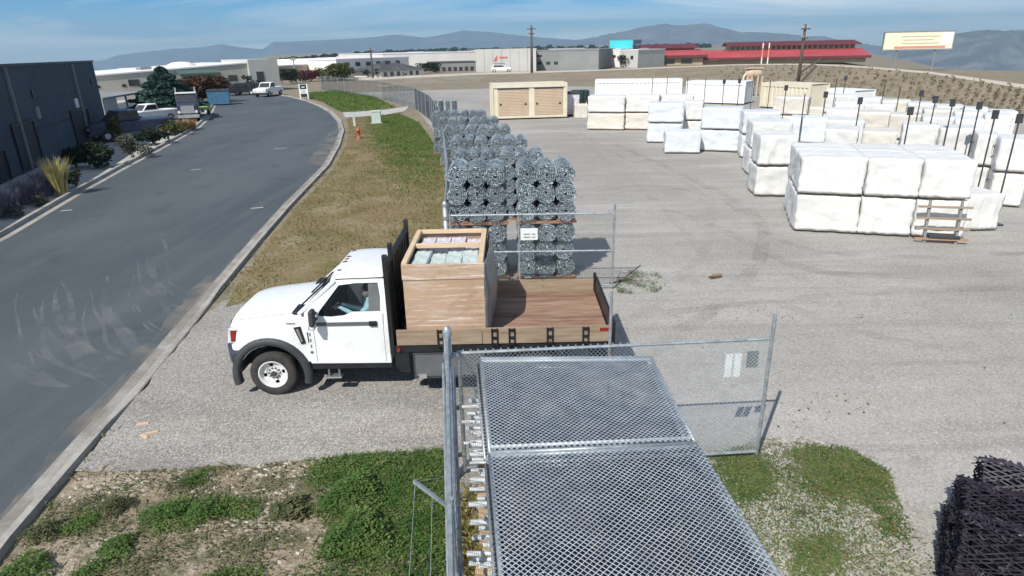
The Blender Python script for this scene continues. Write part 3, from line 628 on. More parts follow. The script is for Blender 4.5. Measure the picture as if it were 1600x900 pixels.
# black-roofed hut
r, L = frame_px(596, 121, 662, 117, 'hut', 'white hut with hipped charcoal roof by the utility pole', 'hut')
h = height_at(U(630, 119), 110)
MB().box(0, L, 0, 10, 0, h).build('wall', A['whitewall'], r)
MB().add([(-1, -1, h), (L+1, -1, h), (L+1, 11, h), (-1, 11, h), (4, 5, h*2.3), (L-4, 5, h*2.3)], [(0, 1, 5, 4), (1, 2, 5), (2, 3, 4, 5), (3, 0, 4), (3, 2, 1, 0)]).build('roof', A['roofdark'], r)
for i in range(6): MB().box(L*(.06+.15*i), L*(.06+.15*i)+.9, -.06, 0, 0, h*.85).build('window', A['pane'], r)
MB().box(5, 6, 4, 5, h*1.9, h*2.7).build('chimney', A['roofdark'], r)
# red-roofed barns with clerestory
def barn(xl, yl, xr, yr, yeave, yroof, ytop, label, inset, nwin, sign=False):
    r, L = frame_px(xl, yl, xr, yr, 'barn', label, 'barn'); bpt = U((xl+xr)/2, (yl+yr)/2)
    he, hr, ht = height_at(bpt, yeave), height_at(bpt, yroof), height_at(bpt, ytop)
    k = 9.0
    MB().box(0, L, 0, 34, 0, he).build('wall', A['tanwall'], r)
    MB().prism([(-1.2, he-.1), (k, hr), (k, hr-.3), (-1.2, he-.4)], -1, L+1, 'x').build('lower_roof', A['redroof'], r)
    MB().box(-1, L+1, -1.28, -1.2, he-.75, he-.1).build('fascia', A['darkred'], r)
    MB().prism([(35, he-.1), (25, hr), (25, hr-.3), (35, he-.4)], -1, L+1, 'x').build('lower_roof', A['redroof'], r)
    MB().add([(-1, 0, he), (L+1, 0, he), (L+1, 9, hr-.35), (-1, 9, hr-.35), (-1, 34, he), (L+1, 34, he), (-1, 25, hr-.35), (L+1, 25, hr-.35)], [(0, 3, 6, 4), (1, 5, 7, 2)]).build('gable', A['redroof'], r)
    cl = MB().box(inset, L-1, k, 25, hr-.3, ht).build('clerestory_wall', A['tanwall'], r)
    for i in range(nwin):
        x = inset + (L-inset-1)*(i+.2)/nwin
        MB().box(x, x+(L-inset)*.55/nwin, k-.08, k, hr+.15, ht-.35).build('window', A['pane'], cl)
    MB().prism([(k-1.4, ht), (17, ht+1.0), (26.4, ht), (26.4, ht-.25), (17, ht+.7), (k-1.4, ht-.25)], inset-1.2, L+.4, 'x').build('upper_roof', A['darkred'], r)
    return r, L, he
r, L, he = barn(992, 103, 1098, 101, 86, 78, 74.5, 'smaller red-roofed barn with clerestory windows left of long barn', 4, 12)
for f in (.1, .18, .42, .68): MB().box(L*f, L*f+3.2, -.1, 0, he*.15, he*.6).build('window', A['pane'], r)
MB().prism([(0, 0), (4, 0), (4, 1), (2, 2.6), (0, 1)], -2, -.1, 'y').build('white_gable', A['whitewall'], r, loc=(-2, 0, he*.85))
r, L, he = barn(1078, 101, 1352, 97, 88, 78, 70, 'long red-roofed barn with a row of clerestory windows', 12, 24)
sg = MB().box(L*.03, L*.16, -.25, -.05, he*.55, he*.95).build('sign', A['whitepaint'], r)
for i in range(9): MB().box(L*.04+i*L*.0122, L*.04+i*L*.0122+L*.008, -.30, -.25, he*.66, he*.84).build('sign_letter', A['graywall2'], sg)
# distant roofs and tree line
k = 0
far = empty
spots = []
for i in range(64):
    x = 440 + (i*9.1) % 575 + random.uniform(-4, 4); base = np.interp(x, [440, 600, 740, 900, 1010], [101, 92, 83.5, 78.5, 76]) - random.uniform(0, 4)
    spots.append((x, base))
spots.sort()
for i, (x, yb_) in enumerate(spots):
    hor = 75 - (x-800)*.021
    yb_ = max(yb_, hor + 3.2 + random.random()*3); p = U(x, yb_); wd = random.uniform(8, 26)*p.y/800*1.1; h = height_at(p, yb_-random.uniform(2.2, 4.2))
    m = A[random.choice(['roofwhite', 'roofwhite', 'whitewall', 'greywall', 'graywall2', 'tanwall'])]
    o = empty('distant_building', p, random.uniform(-.15, .15), 'small distant building among the far rooftops on the horizon', 'building', 'rooftops on the horizon')
    MB().box(-wd, wd, 0, wd*.8, -.5, h).build('wall', m, o)
    MB().box(-wd-.3, wd+.3, -.3, wd*.8+.3, h, h+.4).build('roof', A['roofwhite'] if i % 3 else A['roofdark'], o)
def leafcloud(n, fn, size, seed=0, up=.3):
    """n small leaf faces at points fn() gives"""
    rs = random.Random(seed); v = []; f = []
    for i in range(n):
        p, s = fn(rs); a = rs.uniform(0, 6.283); b = rs.uniform(-1.2, 1.2)
        ux = Vector((math.cos(a), math.sin(a), rs.uniform(-.4, .4))); vx = Vector((-math.sin(a)*math.sin(b), math.cos(a)*math.sin(b), math.cos(b)))
        s *= size*rs.uniform(.6, 1.3); p = Vector(p); k0 = len(v)
        v += [tuple(p-ux*s), tuple(p-vx*s*.6+ux*s*.1), tuple(p+ux*s), tuple(p+vx*s*.6)]; f.append((k0, k0+1, k0+2, k0+3))
    m = MB(); m.v = v; m.f = f; return m
def line_trees(rs):
    x = rs.uniform(420, 1110); hor = 75-(x-800)*.021; p = U(x, hor+rs.uniform(3.2, 6)+max(0, (640-x)*.045))
    return (p.x, p.y, rs.uniform(0, 1)**1.5*p.y*.006*(.4+.9*abs(noise.noise(Vector((x*.06, 0, 0)))))), p.y/1000
tag(leafcloud(9000, line_trees, 3.2, 3).build('tree_line', A['leafdark'], norecalc=True), 'dark line of far-off trees along the horizon', kind='stuff')
# ------------------------------------------------------------------ trees and shrubs
def tree(px, pyb, pyt, pw, leaf, label, name='tree', conifer=False, n=2600, trunk=.22, group=None):
    b_ = U(px, pyb); H = height_at(b_, pyt); dist = (b_-Vector((0, 0, CH))).length; Wd = pw*dist/FPX
    r = empty(name, b_, random.uniform(0, 6), label, 'tree', group)
    mb = MB(); mb.tube([(0, 0, -.05), (.03*H, 0, H*.3), (0, .02*H, H*.62), (0, 0, H*.85)], [H*.03, H*.022, H*.014, H*.005], 7)
    limbs = []
    for i in range(9):
        z = H*random.uniform(.22, .75); a = i*2.4; l = Wd*.42*(1-z/H*.5); e = (math.cos(a)*l, math.sin(a)*l, z+H*.10)
        mb.tube([(0, 0, z), (e[0]*.5, e[1]*.5, z+H*.03), e], [H*.010, H*.007, H*.003], 5); limbs.append(e)
    mb.build('trunk', A['bark'], r)
    sd = random.randint(0, 9999)
    if conifer:
        def fn(rs):
            t = rs.random()**.75; z = H*(.06+.94*t); R = Wd*.5*(1-t)**.8*(1+.28*math.sin(t*40)) ; a = rs.uniform(0, 6.283); q = R*rs.uniform(.55, 1)**.6*(1+.25*math.sin(a*5+t*17))
            return (math.cos(a)*q, math.sin(a)*q, z-q*.18), 1
    else:
        cl = [(random.gauss(0, .26)*Wd, random.gauss(0, .26)*Wd, H*random.uniform(.38, .86), random.uniform(.16, .27)*Wd) for _ in range(14)]
        def fn(rs):
            c = cl[rs.randrange(len(cl))]; d = Vector((rs.gauss(0, 1), rs.gauss(0, 1), rs.gauss(0, 1))).normalized()*c[3]*rs.uniform(.45, 1.08)
            return (c[0]+d.x, c[1]+d.y, min(H, c[2]+d.z*.9)), 1
    leafcloud(n, fn, max(.10, Wd*.045), sd).build('crown', A[leaf], r, norecalc=True)
    return r
tree(263, 172, 106, 84, 'spruce', 'blue-green spruce standing beside the parked trucks', 'spruce_tree', True, 8000)
tree(316, 161, 120, 56, 'maple', 'rounded russet-leaved tree next to the blue-green spruce', n=4200)
tree(352, 150, 121, 20, 'leafgreen', 'small green tree in front of the beige office wall', n=1200)
tree(396, 148, 116, 17, 'leafdark', 'narrow dark tree beside the beige office tower', n=1500)
tree(441, 132, 106, 16, 'leafdark', 'dark tree right of the beige office tower', n=1200)
tree(458, 131, 108, 26, 'leafdark', 'wide dark tree behind the roadside sign', n=1400)
tree(486, 127, 110, 28, 'leafred', 'crimson-leaved tree behind the verge fence', n=1400)
tree(504, 126, 106, 24, 'leafolive', 'olive tree left of the big green tree', n=1200)
tree(524, 126, 100, 40, 'leafolive', 'large olive-green tree before the white office block', n=2400)
tree(548, 122, 105, 13, 'leafdark', 'first small dark tree along the white office block', n=700)
tree(574, 121, 107, 11, 'leafdark', 'second small dark tree along the white office block', n=700)
tree(590, 121, 106, 8, 'leafdark', 'slender dark tree between utility pole and hut', n=500)
tree(672, 114, 99, 28, 'leafdark', 'dark round tree right of the black-roofed hut', n=1400)
tree(881, 104, 84, 15, 'leafolive', 'small olive tree before the mid grey warehouse', n=900)
tree(903, 108, 88, 26, 'leafgreen', 'green tree before the mid grey warehouse, left of pair', n=1300)
tree(921, 108, 80, 26, 'leafgreen', 'taller green tree left of the white building', n=1500)
tree(977, 106, 82, 22, 'leafdark', 'dark bare-looking tree before the narrow grey building', n=900)
def shrub(px, py, wpx_, hm, leaf, label, n=900, size=.07, name='shrub', spikes=False, cat='shrub', group=None):
    b_ = U(px, py); dist = (b_-Vector((0, 0, CH))).length; R = wpx_*dist/FPX/2
    r = empty(name, b_, 0, label, cat, group)
    if spikes:
        mb = MB(); rs = random.Random(int(px*7+py))
        for i in range(n):
            a = rs.uniform(0, 6.283); q = R*.45*rs.random(); l = hm*rs.uniform(.55, 1.1); t = rs.uniform(.1, .7)*R/hm*1.2
            p0 = Vector((math.cos(a)*q, math.sin(a)*q, 0)); d = Vector((math.cos(a)*t, math.sin(a)*t, 1)).normalized(); sx = Vector((-math.sin(a), math.cos(a), 0))*.014*size/.07
            p1 = p0+d*l*.6; p2 = p0+d*l+Vector((math.cos(a), math.sin(a), -.3))*l*.12
            mb.add([p0-sx, p0+sx, p1+sx*.8, p1-sx*.8, p2], [(0, 1, 2, 3), (3, 2, 4)])
        mb.build('blades', A[leaf], r, norecalc=True)
    else:
        mb = MB(); rs = random.Random(int(px*7+py))
        for i in range(7): 
            a = i*.9; mb.tube([(0, 0, 0), (math.cos(a)*R*.5, math.sin(a)*R*.5, hm*.6)], [.02, .006], 4)
        mb.build('stems', A['bark'], r)
        cl = [(rs.gauss(0, .33)*R, rs.gauss(0, .33)*R, hm*rs.uniform(.25, .7), R*rs.uniform(.3, .5)) for _ in range(9)]
        def fn(rs2):
            c = cl[rs2.randrange(9)]; d = Vector((rs2.gauss(0, 1), rs2.gauss(0, 1), rs2.gauss(0, 1))).normalized()*c[3]*rs2.uniform(.4, 1.05)
            return (c[0]+d.x, c[1]+d.y, max(.02, c[2]+d.z*hm/R*.5)), 1
        leafcloud(n, fn, size, int(px)).build('foliage', A[leaf], r, norecalc=True)
    return r
shrub(208, 246, 44, 1.5, 'bushgrey', 'round grey-green shrub at the slate building corner', 1800, .08)
shrub(150, 262, 60, 1.6, 'leafdark', 'dark shrub against the shaded slate wall', 1500, .10)
shrub(120, 262, 40, 1.5, 'leafdark', 'dark shrub left of the recessed slate doorway', 1200, .10)
shrub(242, 226, 46, 1.5, 'leafdark', 'dark shrub in front of the parked trucks', 1500, .10)
shrub(265, 212, 36, 1.3, 'leafolive', 'olive shrub between dark shrub and orange grass', 1200, .09)
shrub(285, 206, 30, 1.0, 'rust_grass', 'tuft of orange-tan ornamental grass by the kerb bend', 500, .14, 'ornamental_grass', True, 'grass')
shrub(298, 203, 24, .9, 'rust_grass', 'smaller orange-tan grass tuft nearest the kerb bend', 400, .14, 'ornamental_grass', True, 'grass')
shrub(184, 226, 22, 2.4, 'leafolive', 'yellowish upright shrub at the slate wall corner', 1000, .10)
shrub(98, 306, 30, 1.7, 'straw', 'tall yellow ornamental grass beside the lavender', 420, .11, 'ornamental_grass', True, 'grass')
shrub(72, 305, 40, 1.2, 'lavender', 'lavender clump next to the yellow grass', 500, .10, 'lavender_plant', True, 'shrub')
shrub(45, 318, 40, 1.1, 'lavender', 'middle lavender clump of the kerbside bed', 500, .10, 'lavender_plant', True, 'shrub')
shrub(12, 338, 40, 1.1, 'lavender', 'lavender clump at the left picture edge', 500, .10, 'lavender_plant', True, 'shrub')
shrub(24, 340, 30, .6, 'bushgrey', 'low grey shrub under the left lavender clump', 700, .05)
shrub(60, 322, 34, .6, 'bushgrey', 'low grey-green shrub in front of the lavender', 700, .05)
shrub(120, 292, 26, .9, 'leafdark', 'dark low shrub right of the yellow grass', 600, .06)
shrub(85, 280, 30, 1.1, 'lavender', 'lavender clump behind the yellow grass', 400, .10, 'lavender_plant', True, 'shrub')
# ------------------------------------------------------------------ poles, billboards, roadside furniture
def pole(px, pyb, pyt, label, arms=(), r=.16, m='poleswood', brace=False):
    b_ = U(px, pyb); H = height_at(b_, pyt); k = (b_-Vector((0, 0, CH))).length/FPX
    o = empty('utility_pole', b_, 0, label, 'utility pole')
    MB().tube([(0, 0, -.1), (0, 0, H*.5), (0, 0, H)], [r*1.25, r*1.05, r*.8], 10).build('shaft', A[m], o, smooth=True)
    for (py, wpx_) in arms:
        z = height_at(b_, py); c_ = MB().box(-wpx_*k/2, wpx_*k/2, -.3, -.16, z-.09, z+.09).build('crossarm', A[m], o)
        for s in (-.45, -.2, .2, .45): MB().tube([(wpx_*k*s, -.23, z+.09), (wpx_*k*s, -.23, z+.32)], .05, 6).build('insulator', A['greywall'], c_)
    if brace: MB().bar((0, 0, H*.22), (2.6, 0, H*.30+1.2), .2, .2).bar((0, 0, .2), (2.2, 0, H*.34), .22, .22).build('brace', A[m], o)
    return o
pole(831, 118, 40, 'tall wooden utility pole standing before the pale grey warehouse', ((45, 13), (52.5, 9)), r=.26)
pole(1246, 136, 38, 'wooden utility pole in front of the long red-roofed barn', ((45, 12), (59.5, 10)), r=.19, brace=True)
pole(583, 123, 75, 'thin utility pole between the office block and hut', ((79, 10),), r=.2)
pole(463, 129, 89, 'pale utility pole behind the roadside sign', ((93, 8),), r=.13, m='graywall2')
for px, lb in ((1188, 'left one of two slim red-and-white masts before the barn'), (1197.5, 'right one of two slim red-and-white masts before the barn')):
    b_ = U(px, 112); H = height_at(b_, 67); o = empty('mast', b_, 0, lb, 'mast')
    for i in range(6): MB().tube([(0, 0, H*i/6), (0, 0, H*(i+1)/6)], .13, 8).build('mast_section', A['whitewall'] if i in (1, 2, 5) else A['tanwall'] if i == 0 else A['posterred'], o)
def billboard(cx, yb_, yt, ybot, wpx_, panel, label, rz=0.0, legs=(-.28, .28), extra=None):
    b_ = U(cx, yb_); k = (b_-Vector((0, 0, CH))).length/FPX; W = wpx_*k; zt, zb = height_at(b_, yt), height_at(b_, ybot)
    o = empty('billboard', b_, rz, label, 'billboard')
    p = MB().box(-W/2, W/2, -.2, .25, zb, zt).build('panel', A[panel], o)
    MB().box(-W/2-.15, W/2+.15, -.3, .3, zb-.25, zb).box(-W/2-.12, -W/2, -.28, .28, zb, zt).box(W/2, W/2+.12, -.28, .28, zb, zt).box(-W/2-.12, W/2+.12, -.28, .28, zt, zt+.14).build('frame', A['graywall2'], o)
    for l in legs: MB().tube([(W*l, .05, -2.5), (W*l, .05, zb)], max(.16, W*.014), 10).build('leg', A['graywall2'], o)
    return o, p, W, zb, zt
o, p, W, zb, zt = billboard(969, 104, 62.5, 77.5, 33, 'teal', 'turquoise billboard on a post above the white building', legs=(.2,))
MB().box(W/2+.3, W/2+2.6, -.1, .2, zb+(zt-zb)*.55, zt).build('side_panel', A['darkblue'], o); MB().box(W/2+.3, W/2+1.8, -.1, .2, zb, zb+(zt-zb)*.4).build('side_panel', A['darkblue'], o)
o, p, W, zb, zt = billboard(1426, 108, 65.5, 92, 82, 'ivory', 'large ivory billboard with salmon strip on the crest of the bank', rz=-.10)
o.location.z = 1.9
q = zt-zb
MB().box(-W*.34, W*.40, -.235, -.205, zb+q*.04, zb+q*.17).build('printed_strip', A['posterred'], p)
for i, (f0, f1) in enumerate(((-.26, .30), (-.22, .22), (-.24, .30))): MB().box(W*f0, W*f1, -.235, -.205, zb+q*(.72-.2*i), zb+q*(.76-.2*i)).build('lettering_line', A['tan'], p)
MB().box(W*.34, W*.485, -.235, -.205, zb+q*.22, zb+q*.93).build('printed_panel', A['whitepaint'], p)
# roadside sign, hydrant, cabinets
b_ = U(476, 155); H = height_at(b_, 131); o = empty('property_sign', b_, .1, 'white sign board with dark panels at the end of the verge', 'sign')
k = (b_-Vector((0, 0, CH))).length/FPX; W = 11*k
for s in (-1, 1): MB().box(s*W/2-.06, s*W/2+.06, -.06, .06, -.05, H).build('post', A['whitepaint'], o)
p = MB().box(-W/2+.06, W/2-.06, -.04, .04, H*.12, H*.97).build('board', A['whitepaint'], o)
MB().box(-W/2+.1, W/2-.1, -.055, -.042, H*.66, H*.95).build('printed_panel', A['pane'], p); MB().box(-W/2+.1, W/2-.1, -.055, -.042, H*.14, H*.36).build('printed_panel', A['pane'], p)
for i in range(3): MB().box(-W/2+.2, W/2-.25, -.052, -.042, H*(.42+.07*i), H*(.445+.07*i)).build('lettering_line', A['graywall2'], p)
MB().box(-W*.2, W*.2, -.062, -.056, H*.76, H*.82).build('lettering_line', A['whitepaint'], p)
b_ = U(561, 217); o = empty('fire_hydrant', b_, 0, 'orange fire hydrant on the dry grass verge', 'hydrant')
MB().lathe([(.16, 0), (.16, .06), (.11, .07), (.11, .5), (.15, .52), (.15, .58), (.12, .66), (.05, .74), (.03, .8), (.0, .8)], 14, 'z').build('barrel', A['orange'], o, smooth=True)
for s in (-1, 1): MB().lathe([(.0, 0), (.06, 0), (.06, .16), (.075, .16), (.075, .2), (0, .2)], 10, 'x', (0, 0, .42)).build('outlet', A['orange'], o, loc=(0 if s > 0 else 0, 0, 0), rz=0 if s > 0 else math.pi)
b_ = U(589, 193); o = empty('utility_cabinet', b_, .1, 'pale green utility cabinet on the verge by the path', 'cabinet')
MB().box(-.38, .38, -.3, .3, .06, 1.0).build('body', A['utilgreen'], o, bevel=.03); MB().box(-.42, .42, -.34, .34, .96, 1.06).build('lid', A['utilgreen'], o, bevel=.02); MB().box(-.5, .5, -.45, .45, 0, .07).build('base', A['concrete'], o)
b_ = U(554.5, 197); o = empty('marker_stake', b_, 0, 'short pale green stake on the verge left of the cabinet', 'stake')
MB().box(-.09, .09, -.09, .09, 0, .62).build('post', A['utilgreen'], o); MB().box(-.11, .11, -.11, .11, .62, .68).build('cap', A['utilgreen'], o)
# ------------------------------------------------------------------ parked vehicles
def wheel(root, x, y, r, wd, name='wheel'):
    w_ = MB().lathe([(r*.55, -wd/2), (r*.93, -wd/2), (r, -wd*.35), (r, wd*.35), (r*.93, wd/2), (r*.55, wd/2), (r*.55, -wd/2)], 18).build(name, A['rubber'], root, loc=(x, y, r), smooth=True)
    MB().lathe([(0, -wd*.3), (r*.35, -wd*.38), (r*.56, -wd*.3), (r*.56, wd*.3), (r*.35, wd*.38), (0, wd*.3)], 14).build('rim', A['whitesteel'], w_, smooth=True)
def vehicle(p, rz, paint, label, kind='pickup', cat='truck', s=1.0):
    o = empty('parked_'+kind, p, rz, label, cat); o.scale = (s, s, s)
    if kind == 'pickup': prof = [(-2.7, .5), (2.7, .5), (2.75, .95), (2.6, 1.1), (1.25, 1.2), (-2.75, 1.2)]
    else: prof = [(-2.3, .45), (2.3, .45), (2.35, .9), (2.2, 1.05), (1.2, 1.12), (-2.3, 1.12)]
    MB().prism(prof, -.95, .95).build('body', A[paint], o, bevel=.06)
    cab = [(-.55, 1.2), (1.25, 1.2), (.65, 1.85), (-.45, 1.88)] if kind == 'pickup' else [(-2.25, 1.12), (1.2, 1.12), (.5, 1.7), (-1.9, 1.72)]
    MB().prism(cab, -.82, .82).build('cab', A[paint], o, bevel=.06)
    c0 = sum(q[0] for q in cab)/4; c1 = sum(q[1] for q in cab)/4
    win = [((q[0]-c0)*.82+c0, (q[1]-c1)*.72+c1+.02) for q in cab]
    for sy in (-1, 1): MB().prism(win, sy*.825, sy*.835).build('side_window', A['pane'], o)
    a_, b_ = cab[1], cab[2]
    MB().add([(a_[0]+.0, -.72, a_[1]+.06), (a_[0]+.0, .72, a_[1]+.06), (b_[0]+.06, .68, b_[1]-.06), (b_[0]+.06, -.68, b_[1]-.06)], [(0, 1, 2, 3)]).build('windscreen', A['pane'], o)
    for x in (-1.7, 1.75): 
        for y in (-.86, .86): wheel(o, x, y, .39, .26)
    for y in (-.7, .7): MB().box(2.62 if kind == 'pickup' else 2.24, 2.76 if kind == 'pickup' else 2.37, y-.16, y+.16, .78, .95).build('headlight', A['clear'], o)
    MB().box(2.6 if kind == 'pickup' else 2.2, 2.85 if kind == 'pickup' else 2.45, -.95, .95, .42, .62).build('bumper', A['blackplastic'], o, bevel=.03)
    return o
vehicle(U(204, 216), -2.2, 'darkblue', 'dark old truck parked beside the slate building corner', s=1.1)
vehicle(U(237, 190), -2.1, 'whitepaint', 'white pickup parked behind the dark old truck', s=.85)
vehicle(U(421, 150), -1.7, 'whitepaint', 'white pickup at the far end of the road')
vehicle(U(374, 149), -2.8, 'black', 'black car parked before the beige office', 'sedan', 'car')
vehicle(U(393, 148), -2.9, 'darkblue', 'navy car next to the black car at the office', 'sedan', 'car')
vehicle(U(783, 113), 0.05, 'whitepaint', 'white car parked at the pale grey warehouse wall', 'sedan', 'car', s=1.05)
vehicle(U(618, 119), .1, 'whitepaint', 'white car parked at the black-roofed hut', 'sedan', 'car', s=1.1)
# big dark dump truck facing the road
o = empty('dump_truck', U(297, 189), -1.15, 'dark dump truck with tall exhaust stacks parked under the russet tree', 'truck'); o.scale = (.78, .78, .78)
MB().prism([(-.9, .9), (1.6, .9), (1.65, 1.9), (.5, 2.05), (-.9, 2.05)], -1.0, 1.0).build('bonnet', A['darkblue'], o, bevel=.06)
c_ = MB().prism([(-2.2, .9), (-.6, .9), (-.6, 2.1), (-.85, 3.0), (-2.2, 3.05)], -1.1, 1.1).build('cab', A['darkblue'], o, bevel=.06)
MB().add([(-.585, -.95, 2.12), (-.585, .95, 2.12), (-.80, .9, 2.9), (-.80, -.9, 2.9)], [(0, 1, 2, 3)]).build('windscreen', A['pane'], c_)
MB().box(-2.3, -.7, -1.12, 1.12, 3.06, 3.16).build('cab_visor', A['whitepaint'], o)
MB().box(1.62, 1.72, -.7, .7, 1.0, 1.85).build('grille', A['chrome'], o); MB().box(1.6, 1.9, -1.15, 1.15, .5, .85).build('bumper', A['chrome'], o, bevel=.04)
for y in (-.9, .9): MB().lathe([(0, .1), (.15, .08), (.17, 0)], 12, 'x', (1.62, y, 1.15)).build('headlight', A['clear'], o)
MB().prism([(-2.4, 1.2), (-6.6, 1.2), (-6.8, 2.7), (-2.3, 2.7)], -1.2, 1.2).build('tipper_body', A['blackplastic'], o, bevel=.04)
for y in (-1.05, 1.05): MB().tube([(-2.32, y, 1.0), (-2.32, y, 3.7)], .09, 8).build('exhaust_stack', A['chrome'], o)
for x in (.6, -4.2, -5.5):
    for y in (-.95, .95): wheel(o, x, y, .52, .34)
o = empty('flat_trailer', U(313, 180), -1.0, 'small green and yellow trailer beside the dump truck', 'trailer')
MB().box(-1.6, 1.6, -.9, .9, .6, .75).build('deck', A['limegreen'], o)
for i in range(5): MB().box(-1.6+.8*i-.05, -1.6+.8*i+.05, -.95, -.88, .7, 1.5).build('side_stake', A['limegreen'], o)
MB().box(-1.6, 1.6, -.97, -.92, 1.1, 1.25).box(-1.6, 1.6, -.97, -.92, 1.42, 1.52).build('side_rail', A['straw'], o)
for y in (-.8, .8): wheel(o, 0, y, .34, .2)
MB().bar((1.6, 0, .6), (2.6, 0, .5), .12, .12).build('drawbar', A['black'], o)
o = empty('dumpster', U(344, 164), .35, 'blue dumpster standing at the end of the left kerb', 'dumpster')
MB().prism([(-1.1, .12), (1.1, .12), (1.25, 1.6), (-1.25, 1.6)], -.8, .8).build('bin', A['blue'], o, bevel=.03)
for s in (-1, 1): MB().prism([(-.85, 1.62), (.9, 1.75), (.9, 1.8), (-.85, 1.67)], s*.62-.6, s*.62+.6, 'x').build('lid', A['blackplastic'], o)
for x in (-.9, .9):
    for y in (-.6, .6): MB().lathe([(0, -.04), (.08, -.04), (.08, .04), (0, .04)], 10, 'y', (x, y, .08)).build('caster', A['black'], o)
# ------------------------------------------------------------------ yard: containers and odd goods
def container(xl, yl, xr, yr, ytop, label, paint, doors=False, name='shipping_container', dep=2.44, hh=None):
    r, L = frame_px(xl, yl, xr, yr, name, label, 'container')
    h = hh or height_at(U((xl+xr)/2, (yl+yr)/2), ytop)
    body = MB().box(.06, L-.06, .08, dep, .15, h-.06).build('body', A[paint], r)
    fr = MB()
    for x in (0, L-.16): fr.box(x, x+.16, 0, .16, .12, h)
    fr.box(.16, L-.16, 0, .14, h-.28, h).box(.16, L-.16, 0, .14, .12, .32)
    for x in (0, L-.16): fr.box(x, x+.16, dep-.16, dep+.02, .12, h)
    fr.build('frame', A[paint], r)
    MB().box(0, L, .0, dep+.02, h+.003, h+.05).build('roof', A[paint], r)
    for f in (.02, .34, .66, .92): MB().box(L*f, L*f+.35, .05, dep, 0, .12).build('skid', A['blackplastic'], r)
    if doors:
        for (f0, f1) in ((.085, .485), (.565, .94)):
            d_ = MB().box(L*f0, L*f1, .05, .08, .34, h-.42).build('roller_door', A['tan'], r)
            n = 17; mb = MB()
            for i in range(n):
                z0 = .34+(h-.76)*i/n; mb.prism([(.05, z0), (.02, z0+.03), (.02, z0+(h-.76)/n-.03), (.05, z0+(h-.76)/n)], L*f0+.02, L*f1-.02, 'x')
            tag(mb.build('door_slats', A['tan'], d_), kind='stuff')
            for q in (f0+.02, f1-.05): MB().box(L*q, L*q+.16, -.02, .02, h*.42, h*.46).build('latch', A['black'], d_)
            MB().box(L*f0-.02, L*f1+.02, .0, .055, h-.42, h-.29).build('lintel', A['blackplastic'], d_)
    else:
        mb = MB(); n = int(L/.42)
        for i in range(n): x = .2+i*.42; mb.prism([(x, .08), (x+.07, .02), (x+.2, .02), (x+.27, .08)], .34, h-.3, 'z')
        tag(mb.build('corrugation', A[paint], r), kind='stuff')
    return r, L, h
container(769, 188, 886, 184.5, 131, 'cream shipping container with two tan roller doors', 'cream', True)
container(929, 162, 1064, 161, 125, 'long white corrugated container behind the crates', 'whitepaint', dep=2.6)
container(1070, 161, 1162, 164, 128, 'second white corrugated container right of the long one', 'whitepaint', dep=2.6)
container(1186, 168, 1262, 174, 131, 'cream container behind the far crates', 'cream', dep=2.6)
container(1275, 170, 1330, 175, 141, 'small white container under the dirt bank', 'whitepaint', dep=2.6)
o = empty('hopper_machine', U(1172, 150), .1, 'beige tank machine on legs between the white containers', 'machine')
k = (Vector(o.location)-Vector((0, 0, CH))).length/FPX
MB().lathe([(0, -12*k), (6*k, -10*k), (7*k, -4*k), (7*k, 6*k), (5*k, 11*k), (0, 12*k)], 14, 'x', (2*k, 0, 30*k)).build('tank', A['tan'], o, smooth=True)
for x in (-9, -3, 6, 12):
    for y in (-5, 5): MB().box(x*k-.1, x*k+.1, y*k-.1, y*k+.1, 0, 27*k).build('leg', A['tan'], o)
MB().box(-8*k, 0, -7*k, 6*k, 6*k, 24*k).build('housing', A['tan'], o); MB().tube([(-8*k, 0, 32*k), (-12*k, 0, 26*k), (-13*k, 0, 12*k)], 1.5*k, 8).build('chute', A['cream'], o)
MB().box(-10*k, 14*k, -6*k, 6*k, 36.5*k, 38*k).build('walkway', A['tan'], o)
# goods beside the cream container
o = empty('covered_bin', U(893, 181), .05, 'purple-grey covered bin right of the cream container', 'bin')
MB().prism([(-.55, .15), (.55, .15), (.62, 1.9), (-.62, 1.9)], -.6, .6).build('body', A['lilac'], o, bevel=.08); MB().box(-.7, .7, -.7, .7, 1.9, 2.05).build('lid', A['blackplastic'], o, bevel=.04); MB().box(-.6, .6, -.6, .6, 0, .15).build('base', A['black'], o)
o = empty('goods_pallet', U(906, 176), .1, 'dark green wrapped goods on a pallet behind the cream sack', 'pallet')
MB().box(-.75, .75, -.6, .6, .14, 2.0).build('wrapped_load', A['spruce'], o, bevel=.1); MB().box(-.8, .8, -.65, .65, 0, .14).build('skid', A['pallet'], o)
for i in range(4): MB().box(-.62+i*.36, -.5+i*.36, -.64, -.605, .2, 1.95).build('strap', A['black'], o)
